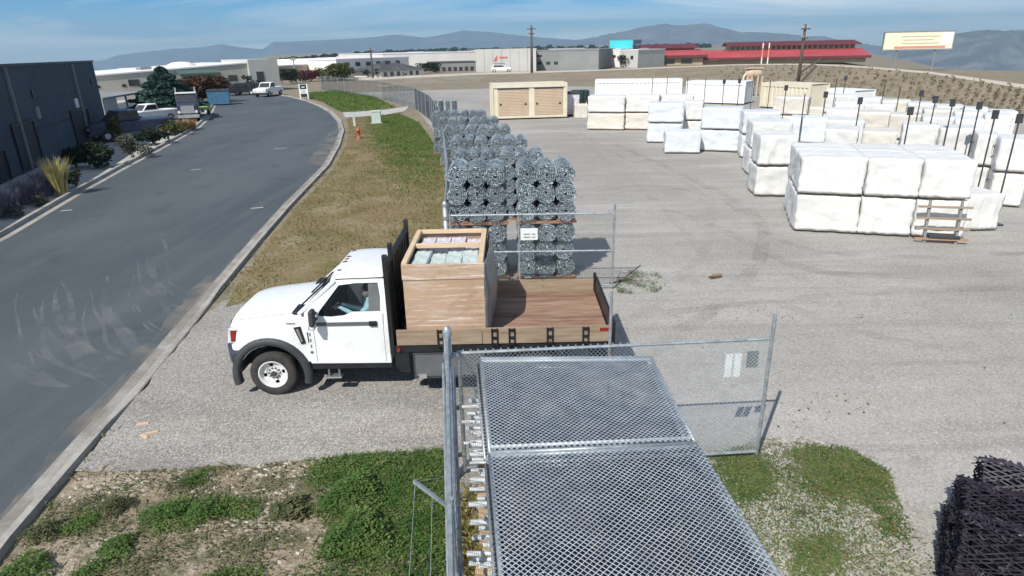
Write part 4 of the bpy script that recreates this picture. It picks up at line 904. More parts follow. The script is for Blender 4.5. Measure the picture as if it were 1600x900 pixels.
# ------------------------------------------------------------------ wrapped crates
def crate_mesh(seed):
    nx_, ny_, nz_ = 18, 14, 12; mb = MB(); idx = {}
    def vert(i, j, k):
        key = (i, j, k)
        if key in idx: return idx[key]
        p = Vector((i/nx_*2-1, j/ny_*2-1, k/nz_*2-1)); q = p.copy()
        r = .05                                           # rounded edges
        c = Vector([max(-1+r, min(1-r, a)) for a in p]); d = p-c
        if d.length > 1e-6 and sum(1 for a in d if abs(a) > 1e-6) > 1: q = c+d.normalized()*r
        s = Vector((seed*5.3, seed*2.1, 0))
        out = Vector((p.x if abs(p.x) > .99 else 0, p.y if abs(p.y) > .99 else 0, 0))
        low = (1-p.z)/2
        fold = noise.noise(Vector((p.x*5, p.y*5, p.z*.5))+s)*.05*(.3+low) + noise.noise(p*1.6+s)*.035 + .02*noise.noise(Vector((p.x*2+p.z*3, p.y*2+p.z*3, 0))+s)
        crn = abs(p.x)*abs(p.y); fold += .05*low*max(0, crn-.55)*math.sin(9*p.z+seed+p.x*3)
        fold += .028*max(0, low-.75)*4*(noise.noise(Vector((p.x*7, p.y*7, 2))+s)+.5)
        q += out*fold
        if p.z > .99: q.z += noise.noise(p*2.1+s)*.035 - .02*abs(noise.noise(p*5+s))
        if p.z < -.99: q.z += .02*noise.noise(p*6+s)
        mb.v.append((q.x*.5, q.y*.5, q.z*.5+.5)); idx[key] = len(mb.v)-1; return idx[key]
    for i in range(nx_):
        for j in range(ny_): mb.f.append((vert(i, j, 0), vert(i, j+1, 0), vert(i+1, j+1, 0), vert(i+1, j, 0))); mb.f.append((vert(i, j, nz_), vert(i+1, j, nz_), vert(i+1, j+1, nz_), vert(i, j+1, nz_)))
        for k in range(nz_): mb.f.append((vert(i, 0, k), vert(i+1, 0, k), vert(i+1, 0, k+1), vert(i, 0, k+1))); mb.f.append((vert(i, ny_, k), vert(i, ny_, k+1), vert(i+1, ny_, k+1), vert(i+1, ny_, k)))
    for j in range(ny_):
        for k in range(nz_): mb.f.append((vert(0, j, k), vert(0, j, k+1), vert(0, j+1, k+1), vert(0, j+1, k))); mb.f.append((vert(nx_, j, k), vert(nx_, j+1, k), vert(nx_, j+1, k+1), vert(nx_, j, k+1)))
    return mb
CM = {}
for key in ('wrap', 'wrapcream', 'wrapblue'):
    CM[key] = [crate_mesh(s).mesh('wrapped_crate', A[key], True) for s in range(5)]
sk = MB()
for y in (-.42, -.02, .38): sk.box(-.47, .47, y, y+.06, 0, 1)
SKID = sk.mesh('skid', A['pallet'])
ring = MB()
for i in range(18):
    a0, a1 = 2*math.pi*i/18, 2*math.pi*(i+1)/18
    ring.add([(0, math.cos(a0)*.13, math.sin(a0)*.13), (0, math.cos(a1)*.13, math.sin(a1)*.13), (0, math.cos(a1)*.19, math.sin(a1)*.19), (0, math.cos(a0)*.19, math.sin(a0)*.19)], [(0, 1, 2, 3)])
ring.add([(0, .13, .05), (0, .19, .05), (0, .30, .48), (0, .25, .50)], [(0, 1, 2, 3)])
RING = ring.mesh('printed_mark', A['mark'])
TH = 1.2; ncr = [0]
def crate(cx, cy, z, rz, wd, dp, key, label, group, marked=False, h=TH):
    ncr[0] += 1; i = ncr[0]
    me = CM[key][i % 5]
    o = empty('wrapped_crate', (cx, cy, z), rz, label, 'crate', group)
    c_ = obj('plastic_cover', me, o, (0, 0, .055)); c_.scale = (wd-.03, dp-.03, h-.075)
    s_ = obj('skid', SKID, o); s_.scale = (wd*.9, dp*.9, .07)
    if marked:
        m_ = obj('printed_mark', RING, o, (-wd/2-.035, 0, h*.52)); m_.scale = (1, 1.2, 1.3)
    return o
def crates_px(xl, xr, ytop, tiers, where, key='wrap', dp=1.65, low=None, marked=False, group='white wrapped crates in the yard', rz=None, right=None, rows=1, only=None):
    """a column of stacked crates whose front upper edge shows at ytop between xl and xr"""
    zt = TH*tiers; a = U(xl, ytop, zt); b_ = U(xr, ytop if right is None else right, zt); wd = min((b_-a).length, 3.0)
    ang = math.atan2(b_.y-a.y, b_.x-a.x); ang = max(-.5, min(.5, ang)) if rz is None else rz
    nx2 = Vector((-math.sin(ang), math.cos(ang), 0)); ux = Vector((math.cos(ang), math.sin(ang), 0))
    for rr_ in range(rows):
        c = a + ux*wd/2 + nx2*(dp*(rr_+.5))
        for t in range(tiers):
            tn = '' if tiers == 1 else ('lower ' if t == 0 else 'upper ')
            nm = ('white','cream','bluish-white')[('wrap','wrapcream','wrapblue').index(low if (low and t == 0) else key)]
            rn = '' if rows == 1 else (', front of two', ', rear of two')[rr_]
            crate(c.x+random.uniform(-.02, .02), c.y+random.uniform(-.03, .03), t*TH, ang+random.uniform(-.012, .012), wd, dp, low if (low and t == 0) else key, f'{tn}{nm} wrapped crate {where}{rn}', group, marked)
A_ = 'of the big near block'
RZA = -.30; ca = U(1254, 244, 2*TH); uA = Vector((math.cos(RZA), math.sin(RZA), 0)); nA = Vector((-uA.y, uA.x, 0)); wx0 = 0.0
for bi, (wA, whA) in enumerate(((1.86, 'at the left end'), (1.48, 'in the middle'), (1.36, 'behind the rack'))):
    for rr_ in range(2):
        for t_ in range(2):
            c = ca + uA*(wx0+wA/2) + nA*(1.7*(rr_+.5))
            crate(c.x, c.y, t_*TH, RZA+random.uniform(-.012, .012), wA, 1.68, 'wrap', f'{("lower", "upper")[t_]} white wrapped crate {whA} of the big near block, {("front", "rear")[rr_]} of two', 'white wrapped crates in the yard')
    wx0 += wA+.015
crates_px(1514, 1574, 304, 1, 'standing alone right of the rack', right=302)
crates_px(1189, 1250, 211, 2, 'just left of the near block', right=211)
crates_px(1176, 1240, 190, 2, 'second row left of the near block', right=190)
crates_px(1163, 1222, 174, 2, 'third row left of the near block', 'wrapblue', right=174)
crates_px(1097, 1160, 168, 2, 'at the right end of the middle aisle group', 'wrapblue', right=169)
crates_px(1040, 1097, 206, 1, 'low in front of the middle aisle group', 'wrapblue', right=206)
crates_px(1013, 1069, 161, 2, 'at the left end of the middle aisle group', 'wrapblue', right=161)
crates_px(1070, 1100, 158, 2, 'narrow, inside the middle aisle group', right=158)
crates_px(918, 977, 149.5, 2, 'at the far left corner of the crate field', low='wrapcream', right=149.5)
crates_px(978, 1031, 149, 2, 'second from the far left corner of the crate field', low='wrapcream', right=149)
crates_px(1033, 1084, 148, 2, 'third from the far left corner of the crate field', right=148)
crates_px(1470, 1531, 199, 2, 'with round mark, left of three marked ones', marked=True, right=203)
crates_px(1528, 1563, 209, 2, 'with round mark, middle of three marked ones', marked=True, right=212)
crates_px(1566, 1622, 216, 2, 'with round mark at the right picture edge', marked=True, right=220)
for row, (x0, x1, st, yy, nm) in enumerate([(1290, 1470, 58, 198, 'short row touching the near block'), (1232, 1475, 60, 183, 'row behind the near block'), (1238, 1590, 51, 166, 'middle back row'), (1210, 1600, 47, 152, 'rear row'), (1290, 1610, 43, 142, 'hindmost row')]):
    n = int((x1-x0)/st)
    for i in range(n):
        x = x0+i*st; y = yy+(x-1230)*(.050+.012*row)
        if random.random() < .04: continue
        crates_px(x, x+st*random.uniform(.86, .97), y, 2 if random.random() < .85 else 1, f'{ORD[i] if i < 12 else "last"} along the {nm}', random.choice(['wrap', 'wrap', 'wrapblue', 'wrapcream']), dp=1.6, right=y+st*.06, marked=(i % 4 == 1))
# cream sack by the bin
o = empty('bulk_sack', U(907, 184), 0, 'cream bulk sack standing at the foot of the dark green pallet', 'sack')
c_ = obj('sack_body', CM['wrapcream'][2], o); c_.scale = (1.1, 1.0, 1.15)
for s in (-1, 1): MB().tube([(s*.45, -.3, 1.1), (s*.47, -.15, 1.3), (s*.45, 0, 1.1)], .025, 5).build('lifting_loop', A['wrapcream'], o)
# marker posts between the crates
NUM = ORD+['thirteenth','fourteenth','fifteenth','sixteenth','seventeenth','eighteenth','nineteenth','twentieth','twenty-first','twenty-second','twenty-third','twenty-fourth']
for i, (px, py, big) in enumerate(sorted([(1075, 120, 0), (1103, 121, 0), (1132, 124, 1), (1156, 123, 1), (1178, 116, 0), (1204, 126, 0), (1229, 133, 1), (1258, 146, 0), (1291, 143, 1), (1308, 122, 0), (1322, 119, 1), (1345, 152, 1), (1383, 130, 0), (1407, 136, 0), (1424, 167, 1), (1441, 141, 1), (1463, 150, 1), (1490, 155, 1), (1507, 166, 0), (1557, 172, 1), (1595, 178, 1), (1532, 159, 1), (1020, 121, 0), (1043, 121, 0)])):
    Hm = 3.5; p = U(px, py, Hm); o = empty('marker_post', (p.x, p.y, 0), 0, f'thin dark marker post {"with a top plate" if big else "without top plate"}, {NUM[i]} from the left among crates', 'post', 'marker posts among the crates')
    MB().tube([(0, 0, 0), (0, 0, Hm)], .025, 6).build('shaft', A['blackplastic'], o)
    MB().box(-.2, .2, -.2, .2, 0, .05).build('foot', A['blackplastic'], o)
    if big: MB().box(-.09, .09, -.04, .04, Hm-.28, Hm).build('plate', A['blackplastic'], o)
# rack leaning on the near block
a = ca + uA*3.40 - nA*.42; a.z = 0; rzr = RZA; L = 1.3
o = empty('wooden_rack', a, rzr, 'weathered rack of rails standing in front of the near block', 'rack')
for x in (.22, L*.8): MB().bar((x, 0, 0), (x+.02, .22, 1.25), .07, .07).build('upright', A['graywall2'], o)
for i, z in enumerate((.12, .42, .72, 1.05)): MB().bar((-.06, -.05+z*.18, z), (L+.03, -.05+z*.18, z+.02), .09, .05).build('rail', A['rustpallet'] if i == 0 else A['wood'], o)
MB().box(.3, L*.85, -.1, .25, .17, .24).build('scrap_board', A['blackplastic'], o)
# ------------------------------------------------------------------ rolls of chain link
def roll_mesh(seed, L=1.35, r=.245, wire_m=None, core_m=None, n=15, hw=.009, ew=.0115, turns=4.6, za=.016, fuzz=0):
    rs = random.Random(seed); mb = MB()
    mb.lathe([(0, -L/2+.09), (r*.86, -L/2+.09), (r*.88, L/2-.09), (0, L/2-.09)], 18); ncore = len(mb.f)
    for s in (-1, 1):                                     # crossing helices round the outside
        for k in range(n):
            a = 2*math.pi*k/n + rs.uniform(-.06, .06); pts = []
            for i in range(9):
                t = i/8; ang = a + s*t*2.6; rr = r*(1+.035*math.sin(i*2.1+k+seed)+.02*math.sin(ang*3+seed)); pts.append((math.cos(ang)*rr, -L/2+L*t, math.sin(ang)*rr))
            mb.tube(pts, hw, 3, False)
    for e in (-1, 1):                                     # spiralled, zigzagging wire ends
        pts = []; m = int(34*turns)
        for i in range(m):
            t = i/m; ang = t*turns*2*math.pi + seed; rr = .035+(r-.035)*t + za*math.sin(i*2.2)
            pts.append((math.cos(ang)*rr*(1+.05*math.sin(ang*2+seed)), e*(L/2-.02+.022*math.sin(i*1.7)-.03*(1-t)), math.sin(ang)*rr))
        mb.tube(pts, ew, 4, False)
    for i in range(fuzz):                                 # springy knuckles standing off the outside
        a = rs.uniform(0, 6.283); y = rs.uniform(-L/2, L/2); da = rs.uniform(-.22, .22); q = r*rs.uniform(.93, 1.02); q2 = r*rs.uniform(1.02, 1.12)
        mb.tube([(math.cos(a)*q, y, math.sin(a)*q), (math.cos(a+da*.5)*q2, y+rs.uniform(-.04, .04), math.sin(a+da*.5)*q2), (math.cos(a+da)*q, y+rs.uniform(-.07, .07), math.sin(a+da)*q)], hw, 3, False)
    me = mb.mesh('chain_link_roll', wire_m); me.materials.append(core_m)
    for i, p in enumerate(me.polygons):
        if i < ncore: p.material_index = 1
    return me
RM = [roll_mesh(s, wire_m=A['rollwire'], core_m=A['rollcore']) for s in range(4)]
D_ = .485
pal = MB()
for i in range(5): pal.box(-.74+i*.34, -.60+i*.34, -.62, .62, .06, .085)
for y in (-.6, -.04, .52): pal.box(-.76, .78, y, y+.08, 0, .06)
PAL = pal.mesh('pallet', A['rustpallet'])
def bundle(x0, yc, z0, tiers, where, seed, L=1.35):
    for t in range(tiers):
        for c in range(3):
            o = obj('chain_link_roll', RM[(seed+t*3+c*5) % 4], None, (x0+D_*(c+.5)+random.uniform(-.015, .015), yc+random.uniform(-.07, .07), z0+.245+t*(D_-.03)), 0)
            o.rotation_euler = (0, random.uniform(0, 6.28), random.uniform(-.03, .03)); o.scale = (1, 1, 1)
            tag(o, f'grey chain-link roll, {("left", "middle", "right")[c]} of {ORD[t]} tier up in {where}', 'wire roll', 'stacked rolls of chain link')
    return z0+.49+(tiers-1)*(D_-.03)
def pallet(x, y, z, label):
    o = obj('pallet', PAL, None, (x, y, z)); return tag(o, label, 'pallet', 'pallets under the wire rolls')
for (x0, nm, s) in ((-1.56, 'near left', 0), (.17, 'near right', 2)):
    pallet(x0+.73, 16.45, 0, f'reddish pallet on the ground under the {nm} roll stack')
    z = bundle(x0, 16.45, .085, 3, f'the {nm} stack, lower bundle', s)
    pallet(x0+.73, 16.45, z+.005, f'reddish pallet halfway up the {nm} roll stack')
    bundle(x0, 16.45, z+.09, 3, f'the {nm} stack, upper bundle', s+1)
rows = [(22.6, [(-1.98, 5), (-.30, 5)]), (26.2, [(-2.35, 5), (-.72, 5)]), (30.2, [(-3.0, 5), (-1.4, 5)]), (34.0, [(-3.6, 5), (-2.0, 5)]), (38.0, [(-4.35, 5), (-2.75, 5)])]
for ri, (yc, cs) in enumerate(rows):
    for ci, (x0, t) in enumerate(cs):
        nm = f'the {ORD[ri+1]} row back, {"left" if ci == 0 else "right"} stack'
        pallet(x0+.73, yc, 0, f'reddish pallet under the roll stack of {nm[4:]}')
        bundle(x0, yc, .085, t, nm, ri*2+ci)
for i in range(10):                                       # rolls stood on end at the back
    p = (-4.9-.62*(i % 5)-.1*(i//5), 60.5+1.0*(i//5), 0); o = obj('chain_link_roll', RM[i % 4], None, (p[0], p[1], .675)); o.rotation_mode = 'YXZ'; o.rotation_euler = (math.pi/2, random.uniform(0, 6), 0)
    tag(o, f'chain-link roll stood on end at the back, {ORD[i % 5]} from the right, {"front" if i < 5 else "rear"} file', 'wire roll', 'upright rolls of chain link')
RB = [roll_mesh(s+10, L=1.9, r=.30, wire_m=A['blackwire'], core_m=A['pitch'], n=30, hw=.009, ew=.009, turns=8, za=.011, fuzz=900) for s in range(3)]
p0 = U(1466, 872, .3); aB = .52; ray = Vector((math.sin(aB), math.cos(aB), 0)); axB = Vector((math.cos(aB), -math.sin(aB), 0))
bl = [(-.62, .3, 0, 'bottom tier nearest the camera'), (0, .3, 0, 'bottom tier, second from the camera'), (.62, .3, .05, 'bottom tier, third from the camera'), (1.24, .3, .2, 'bottom tier, farthest back'), (-.31, .82, .02, 'upper tier, nearest the camera'), (.31, .82, .1, 'upper tier, middle one'), (.93, .82, .3, 'upper tier, farthest back')]
for i, (k_, z, sh, nm_) in enumerate(bl):
    c = p0 + ray*k_ + axB*(.98+sh); o = obj('black_mesh_roll', RB[i % 3], None, (c.x, c.y, z)); o.rotation_mode = 'YXZ'; o.rotation_euler = (0, random.uniform(0, 6), -aB-math.pi/2)
    tag(o, f'black coated mesh roll in the right corner, {nm_}', 'wire roll', 'black mesh rolls')
# ------------------------------------------------------------------ chain-link fences and gates
def diamonds(mb, o, ux, vx, W, H, step, r):
    """crossing straight wires filling a W x H rectangle from o"""
    o, ux, vx = Vector(o), Vector(ux), Vector(vx)
    c = -H
    while c < W:
        u0, u1 = max(0, c), min(W, c+H)
        if u1-u0 > .01:
            mb.wire(o+ux*u0+vx*(u0-c), o+ux*u1+vx*(u1-c), r)
            mb.wire(o+ux*u0+vx*(H-(u0-c)), o+ux*u1+vx*(H-(u1-c)), r)
        c += step
def fence_line(path, Hf, label, name='chain_link_fence', step=.10, r=.0035, arm=False, spacing=3.0, pr=.03, fm='dullgalv'):
    root = empty(name, (path[0][0], path[0][1], 0), 0, label, 'fence'); org = Vector((path[0][0], path[0][1], 0))
    pts = [Vector((p[0], p[1], 0))-org for p in path]; fab = MB(); rail = MB()
    for i in range(len(pts)-1):
        a, b_ = pts[i], pts[i+1]; L = (b_-a).length; n = max(1, round(L/spacing)); ux = (b_-a).normalized()
        diamonds(fab, a+Vector((0, 0, .05)), ux, (0, 0, 1), L, Hf-.1, step, r)
        rail.tube([a+Vector((0, 0, Hf)), b_+Vector((0, 0, Hf))], pr*.75, 6)
        for k in range(n):
            q = a.lerp(b_, k/n); MB().tube([q+Vector((0, 0, -.05)), q+Vector((0, 0, Hf+.06))], pr, 8).build('post', A['galv'], root)
    q = pts[-1]; MB().tube([q+Vector((0, 0, -.05)), q+Vector((0, 0, Hf+.06))], pr, 8).build('post', A['galv'], root)
    rail.build('top_rail', A['galv'], root); tag(fab.build('wire_fabric', A[fm], root), kind='stuff')
    return root
G1 = Vector((FL(7.62), 7.62, 0)); G2 = Vector((FL(15.05), 15.05, 0))
fence_line([(G2.x, G2.y), (-2.12, 22), (-3.1, 31), (-4.55, 43.4), (-6.6, 56), (-9.6, 68.6), (-15.7, 83.6), (-30, 108)], 2.1, 'long chain-link fence running back along the verge', step=.14, r=.006, fm='dullwire', pr=.038)
fence_line([(-5, 118), (-18, 117), (-30, 108)], 1.6, 'low wire fence closing the far empty lot', step=.3, r=.005)
def lim(y): return Vector((FL(y), y, 0))
nf = fence_line([(lim(1.9).x, 1.9), (lim(4.3).x, 4.3), (lim(7.5).x, 7.5)], 2.2, 'near chain-link fence leading to the thick gate post', step=.07, r=.003, spacing=2.6, pr=.032)
bo = Vector(nf.location)
for y in (4.3,):                                          # barbed-wire arm reaching out over the weeds
    q = lim(y)-bo; MB().bar(q+Vector((0, 0, 2.16)), q+Vector((-.28, 0, 2.44)), .035, .02).build('barb_arm', A['galv'], nf)
for k, z in ((.27, 2.43), (.14, 2.30)):
    MB().tube([lim(1.9)-bo+Vector((-k, 0, z)), lim(4.3)-bo+Vector((-k, 0, z)), lim(4.3)-bo+Vector((-k*.2, .4, z-.25))], .0014, 4).build('barbed_wire', A['galvwire'], nf)
for (dx_, z0, z1, rr_) in ((-.05, 0, 2.05, .018), (.055, 0, 2.0, .016), (.02, 0, 2.15, .02)):   # spare rails leaning along the fence
    MB().tube([lim(2.2)-bo+Vector((dx_, 0, z0+1.0)), lim(7.1)-bo+Vector((dx_*1.2, 0, z1))], rr_, 7).build('spare_rail', A['galv'], nf)
def gatepost(p, Hp, r, label):
    o = empty('gate_post', p, 0, label, 'gate post')
    MB().tube([(0, 0, -.05), (0, 0, Hp)], r, 14).build('shaft', A['galv'], o, smooth=True)
    MB().lathe([(r*1.15, Hp-.02), (r*1.15, Hp+.04), (r*.8, Hp+.1), (.001, Hp+.12)], 14, 'z').build('cap', A['galv'], o, smooth=True)
    for z in (.35, Hp*.5, Hp-.3):
        MB().lathe([(r*1.25, z-.045), (r*1.25, z+.045)], 12, 'z').build('band', A['galv'], o)
        MB().bar((r, 0, z), (r+.12, .02, z), .05, .05).build('hinge', A['galv'], o)
    return o
gatepost(G1, 2.22, .052, 'thick galvanised gate post beside the panel stack')
gatepost(G2, 2.2, .06, 'far gate post behind the flatbed truck')
def gate_leaf(a, b_, Hg, label, mids=(), step=.06, r=.0032, tall=.12, ext=None, z0=.12, hr=(), fab='galvwire'):
    a, b_ = Vector(a), Vector(b_); d = b_-a; L = d.length; rz = math.atan2(d.y, d.x)
    o = empty('gate_leaf', a, rz, label, 'gate')
    for x in (0.0, L): MB().tube([(x, 0, z0-.05), (x, 0, Hg+(tall if x else .03))], .028, 8).build('stile', A['galv'], o)
    for z in (z0, Hg) + tuple(hr): MB().tube([(0, 0, z), (L, 0, z)], .023, 8).build('rail', A['galv'], o)
    for (f, zt) in mids: MB().tube([(L*f, 0, z0), (L*f, 0, zt)], .021, 8).build('upright', A['galv'], o)
    fb = MB(); diamonds(fb, (0, -.012, z0), (1, 0, 0), (0, 0, 1), L, Hg-z0, step, r); tag(fb.build('wire_fabric', A[fab], o), kind='stuff')
    ng = int(L/.1)
    kn = MB()
    for i in range(ng): kn.wire((i*.1+.03, -.012, Hg), (i*.1+.055, -.012, Hg+.055), .004); kn.wire((i*.1+.08, -.012, Hg), (i*.1+.055, -.012, Hg+.055), .004)
    tag(kn.build('knuckle_edge', A['galvwire'], o), kind='stuff')
    return o, L
E1 = U(1181, 716); E1.z = 0
E2 = U(956, 452); E2.z = 0
g, L = gate_leaf((G1.x+.14, G1.y+.02, 0), E1, 1.93, 'near open gate leaf with white sign and grey plate', mids=((.475, 2.72),), tall=.36, r=.0026)
# signs on the near leaf, facing the camera side
def onleaf(px, py, a, rz):
    ux = Vector((math.cos(rz), math.sin(rz), 0)); nn = Vector((-ux.y, ux.x, 0)); d = Fv*FPX+Rv*(px-800)+Uv*(450-py); c = Vector((0, 0, CH)); t = (Vector(a)-c).dot(nn)/d.dot(nn); q = c+d*t
    return (q-Vector(a)).dot(ux), q.z
ga = Vector(g.location); gr = g.rotation_euler.z
(u0, v0), (u1, v1) = onleaf(1131, 590, ga, gr), onleaf(1160, 553, ga, gr)
um = (u0+u1)/2
for (q0, q1) in ((u0, um-.012), (um+.012, u1)):
    s_ = MB().box(q0, q1, .008, .02, v0, v1).build('sign_board', A['whitepaint'], g)
(u0, v0), (u1, v1) = onleaf(1166, 575, ga, gr), onleaf(1187, 549, ga, gr)
MB().box(u0, u1, .008, .02, v0, v1).build('grey_plate', A['greysign'], g)
g2, L2 = gate_leaf((G2.x+.1, G2.y, 0), E2, 1.95, 'far open gate leaf with a small white notice behind the truck', mids=((.42, 1.95),), step=.075, r=.0022, tall=.22, hr=(1.02,), fab='dullgalv')
ga = Vector(g2.location); gr = g2.rotation_euler.z
(u0, v0), (u1, v1) = onleaf(813.5, 374.5, ga, gr), onleaf(840, 356, ga, gr)
s_ = MB().box(u0, u1, -.04, -.028, v0, v1).build('notice', A['whitepaint'], g2)
hh = v1-v0; ww = u1-u0
for (f0, f1, z) in ((.18, .55, .46), (.66, .86, .46), (.18, .55, .2), (.62, .68, .2), (.72, .86, .2)): MB().box(u0+ww*f0, u0+ww*f1, -.045, -.04, v0+hh*z, v0+hh*(z+.09)).build('lettering_line', A['graywall2'], s_)
# ------------------------------------------------------------------ stack of fence panels and pipes
ZT = 1.88
c00, c10, c11, c01 = U(785, 905, ZT), U(1208, 905, ZT), U(1016, 559, ZT), U(751, 561, ZT)
m0, m1 = U(766, 708, ZT), U(1087, 693, ZT)
def quad_panel(corners, label, z, rails=(), step=.060, wr=.0036, fab='galvwire', group=None):
    a, b_, c, d = [Vector((q.x, q.y, 0)) for q in corners]   # near-left, near-right, far-right, far-left
    o = empty('fence_panel', (a.x, a.y, z), 0, label, 'fence panel', group); a0 = a.copy()
    a, b_, c, d = a-a0, b_-a0, c-a0, d-a0
    for (p, q, rr_) in ((a, b_, .024), (b_, c, .022), (c, d, .024), (d, a, .022)): MB().tube([p, q], rr_, 8).build('frame_tube', A['galv'], o, smooth=True)
    fb = MB(); L = ((d-a).length+(c-b_).length)/2; W = ((b_-a).length+(c-d).length)/2
    def mp(u, v):
        p = a.lerp(b_, u/W); q = d.lerp(c, u/W); s = p.lerp(q, v/L); s.z = .03+.012*noise.noise(Vector((u*2, v*2, z))); return s
    cc = -L
    while cc < W:
        for fl in (0, 1):
            u0, u1 = max(0, cc), min(W, cc+L); n = max(1, int((u1-u0)/.5)); prev = None
            if u1-u0 < .02: continue
            for i in range(n+1):
                u = u0+(u1-u0)*i/n; v = u-cc; v = L-v if fl else v; p = mp(u, v)
                if prev: fb.wire(prev, p, wr)
                prev = p
        cc += step
    tag(fb.build('wire_fabric', A[fab], o), kind='stuff')
    for (f, rr_) in rails: MB().tube([a.lerp(d, f)+Vector((0, 0, .0)), b_.lerp(c, f)], rr_, 8).build('rail', A['pipe'], o, smooth=True)
    return o
far_near_l, far_near_r = m0, m1
NEXT = lambda p, k: Vector((p.x, p.y+k, 0))
ext0, ext1 = U(800, 1080, ZT), U(1330, 1080, ZT)
quad_panel([m0, m1, c11, c01], 'flat chain-link panel on top of the stack, farther half', ZT, rails=((.05, .02), (.97, .02)))
quad_panel([ext0, ext1, NEXT(m1, -.06), NEXT(m0, -.06)], 'flat chain-link panel on top of the stack, nearer half', ZT)
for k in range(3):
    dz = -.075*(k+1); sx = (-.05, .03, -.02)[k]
    quad_panel([Vector((p.x+sx, p.y+.03*k, 0)) for p in (m0, m1, c11, c01)], f'{ORD[k+1]} panel down in the farther half of the panel stack', ZT+dz, step=.062, fab='blackwire', wr=.0045)  # black wire paints the shade in the gaps below the top panels
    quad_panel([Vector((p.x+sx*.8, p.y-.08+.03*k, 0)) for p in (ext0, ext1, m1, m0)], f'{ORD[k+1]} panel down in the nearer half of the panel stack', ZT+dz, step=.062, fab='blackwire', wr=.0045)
# pipes laid across timber bearers under the panels, in three layers
for li, zp in enumerate((1.50, 1.22, .90)):
    y = 2.9; lay = []
    while y < 7.35:
        y += random.uniform(.06, .13) if li == 0 else random.uniform(.10, .30)
        t = (y-m0.y)/(c01.y-m0.y); xl = (m0.x+(c01.x-m0.x)*t); xo = xl-random.uniform(.06, .26)-.02*li; rr_ = random.choice((.020, .024, .027))
        if (5.2 < y < 5.45) or random.random() < .1: continue
        o = MB().tube([(0, 0, 0), (.8+random.uniform(-.2, .1), random.uniform(-.02, .02), 0)], rr_, 8).build('pipe', A['pipe'], None, (xo, y, zp+rr_), smooth=True)
        lay.append(o)
    lay.sort(key=lambda q: -q.location.y); nl = len(lay)
    for k_, q in enumerate(lay):
        wh = f'{NUM[k_]} from the gate end' if k_ < 24 else f'{NUM[nl-1-k_]} from the camera end'
        tag(q, f'pale pipe end left of the panel stack, {("top", "middle", "bottom")[li]} layer, {wh}', 'pipe', f'{("top", "middle", "bottom")[li]} layer of pipes under the panels')
kx = m0.x
for i, xo in enumerate((.30, .95, 1.7)):
    lv = [(j*.15, (j+1)*.15-.004) for j in range(6)] + [(.96, 1.085), (1.09, 1.215), (1.28, 1.385), (1.39, 1.495), (1.56, 1.615)]
    for j, (z0, z1) in enumerate(lv):
        o = bx('timber_bearer', A['pallet'], None, kx+xo-.06, kx+xo+.06, 2.95, 7.33, z0, z1)
        tag(o, f'long timber bearer inside the panel stack, {ORD[j]} layer up, {("left", "middle", "right")[i]} line', 'timber', 'bearers under the panel stack')
for i, (y, z, L) in enumerate(((6.75, .88, .42), (6.1, .84, .40), (4.9, .88, .45), (5.55, .5, .3))):
    o = bx('timber_block', A['lumber'], None, -.48+.03*i, -.48+L, y, y+.14, 0, z)
    tag(o, f'pale timber block at the left side of the stack, {ORD[i]} counted', 'timber')

# ------------------------------------------------------------------ flatbed truck, facing left
T = empty('flatbed_truck', (-4.24, 11.0, 0), 0.0, 'white flatbed truck with plywood crate, driving out of the gateway', 'truck')
AX, RW = .02, .415
def mirror_loft(stations, name, m, parent, bevel=0.0, cap=True):
    """stations: (x, [(y, z), ...]) half sections from centre top to bottom edge, mirrored"""
    mb = MB(); n = len(stations[0][1])
    for x, sec in stations:
        full = [(-y, z) for y, z in reversed(sec)] + [(y, z) for y, z in sec[1:]]
        mb.v += [(x, y, z) for y, z in full]
    k = 2*n-1
    for i in range(len(stations)-1):
        for j in range(k-1): mb.f.append((i*k+j, i*k+j+1, (i+1)*k+j+1, (i+1)*k+j))
    if cap: mb.f.append(tuple(range(k))); mb.f.append(tuple((len(stations)-1)*k+j for j in reversed(range(k))))
    o = mb.build(name, m, parent, smooth=True, bevel=bevel)
    es = o.modifiers.new('edges', 'EDGE_SPLIT'); es.split_angle = math.radians(38)
    return o
def arch(x, rad=.56):
    d = abs(x-AX)
    return max(.66, RW+math.sqrt(max(0, rad*rad-d*d))) if d < rad else .66
st = []
for x in [-.66, -.63, -.58, -.545, -.52, -.45, -.36, -.26, -.15, 0, .15, .26, .36, .45, .52, .56, .585, .60, .66, .74]:
    f = (x+.66)/1.4; zt = 1.37+.17*f**.7; wd = 1.0 - .10*max(0, (-.40-x)/.26)**1.6
    if x == -.66: zt -= .07; wd -= .02
    zb = arch(x)
    st.append((x, [(0, zt+.045), (.35*wd, zt+.04), (.62*wd, zt+.02), (.80*wd, zt-.015), (.93*wd, zt-.075), (.985*wd, zt-.17), (wd, max(zt-.32, zb+.10)), (wd, max(1.02, zb+.05) if zb < 1.0 else zb+.05), (wd-.006, zb)]))
mirror_loft(st, 'bonnet_and_wings', A['white'], T)
for sy in (-1, 1):                                      # shut line between bonnet and wing
    MB().tube([(x, sy*(sec[3][0]+.012), sec[3][1]-.001) for x, sec in st[2:-1]], .0045, 5).build('bonnet_seam', A['greyflat'], T)
    MB().tube([(x, sy*(sec[5][0]+.002), sec[5][1]-.03) for x, sec in st[5:-2]], .004, 5).build('wing_crease', A['white'], T)
MB().tube([(.735, sy_*.985, z_) for sy_, z_ in ((-1, .70), (-1, 1.30))], .005, 5).build('wing_seam', A['greyflat'], T)
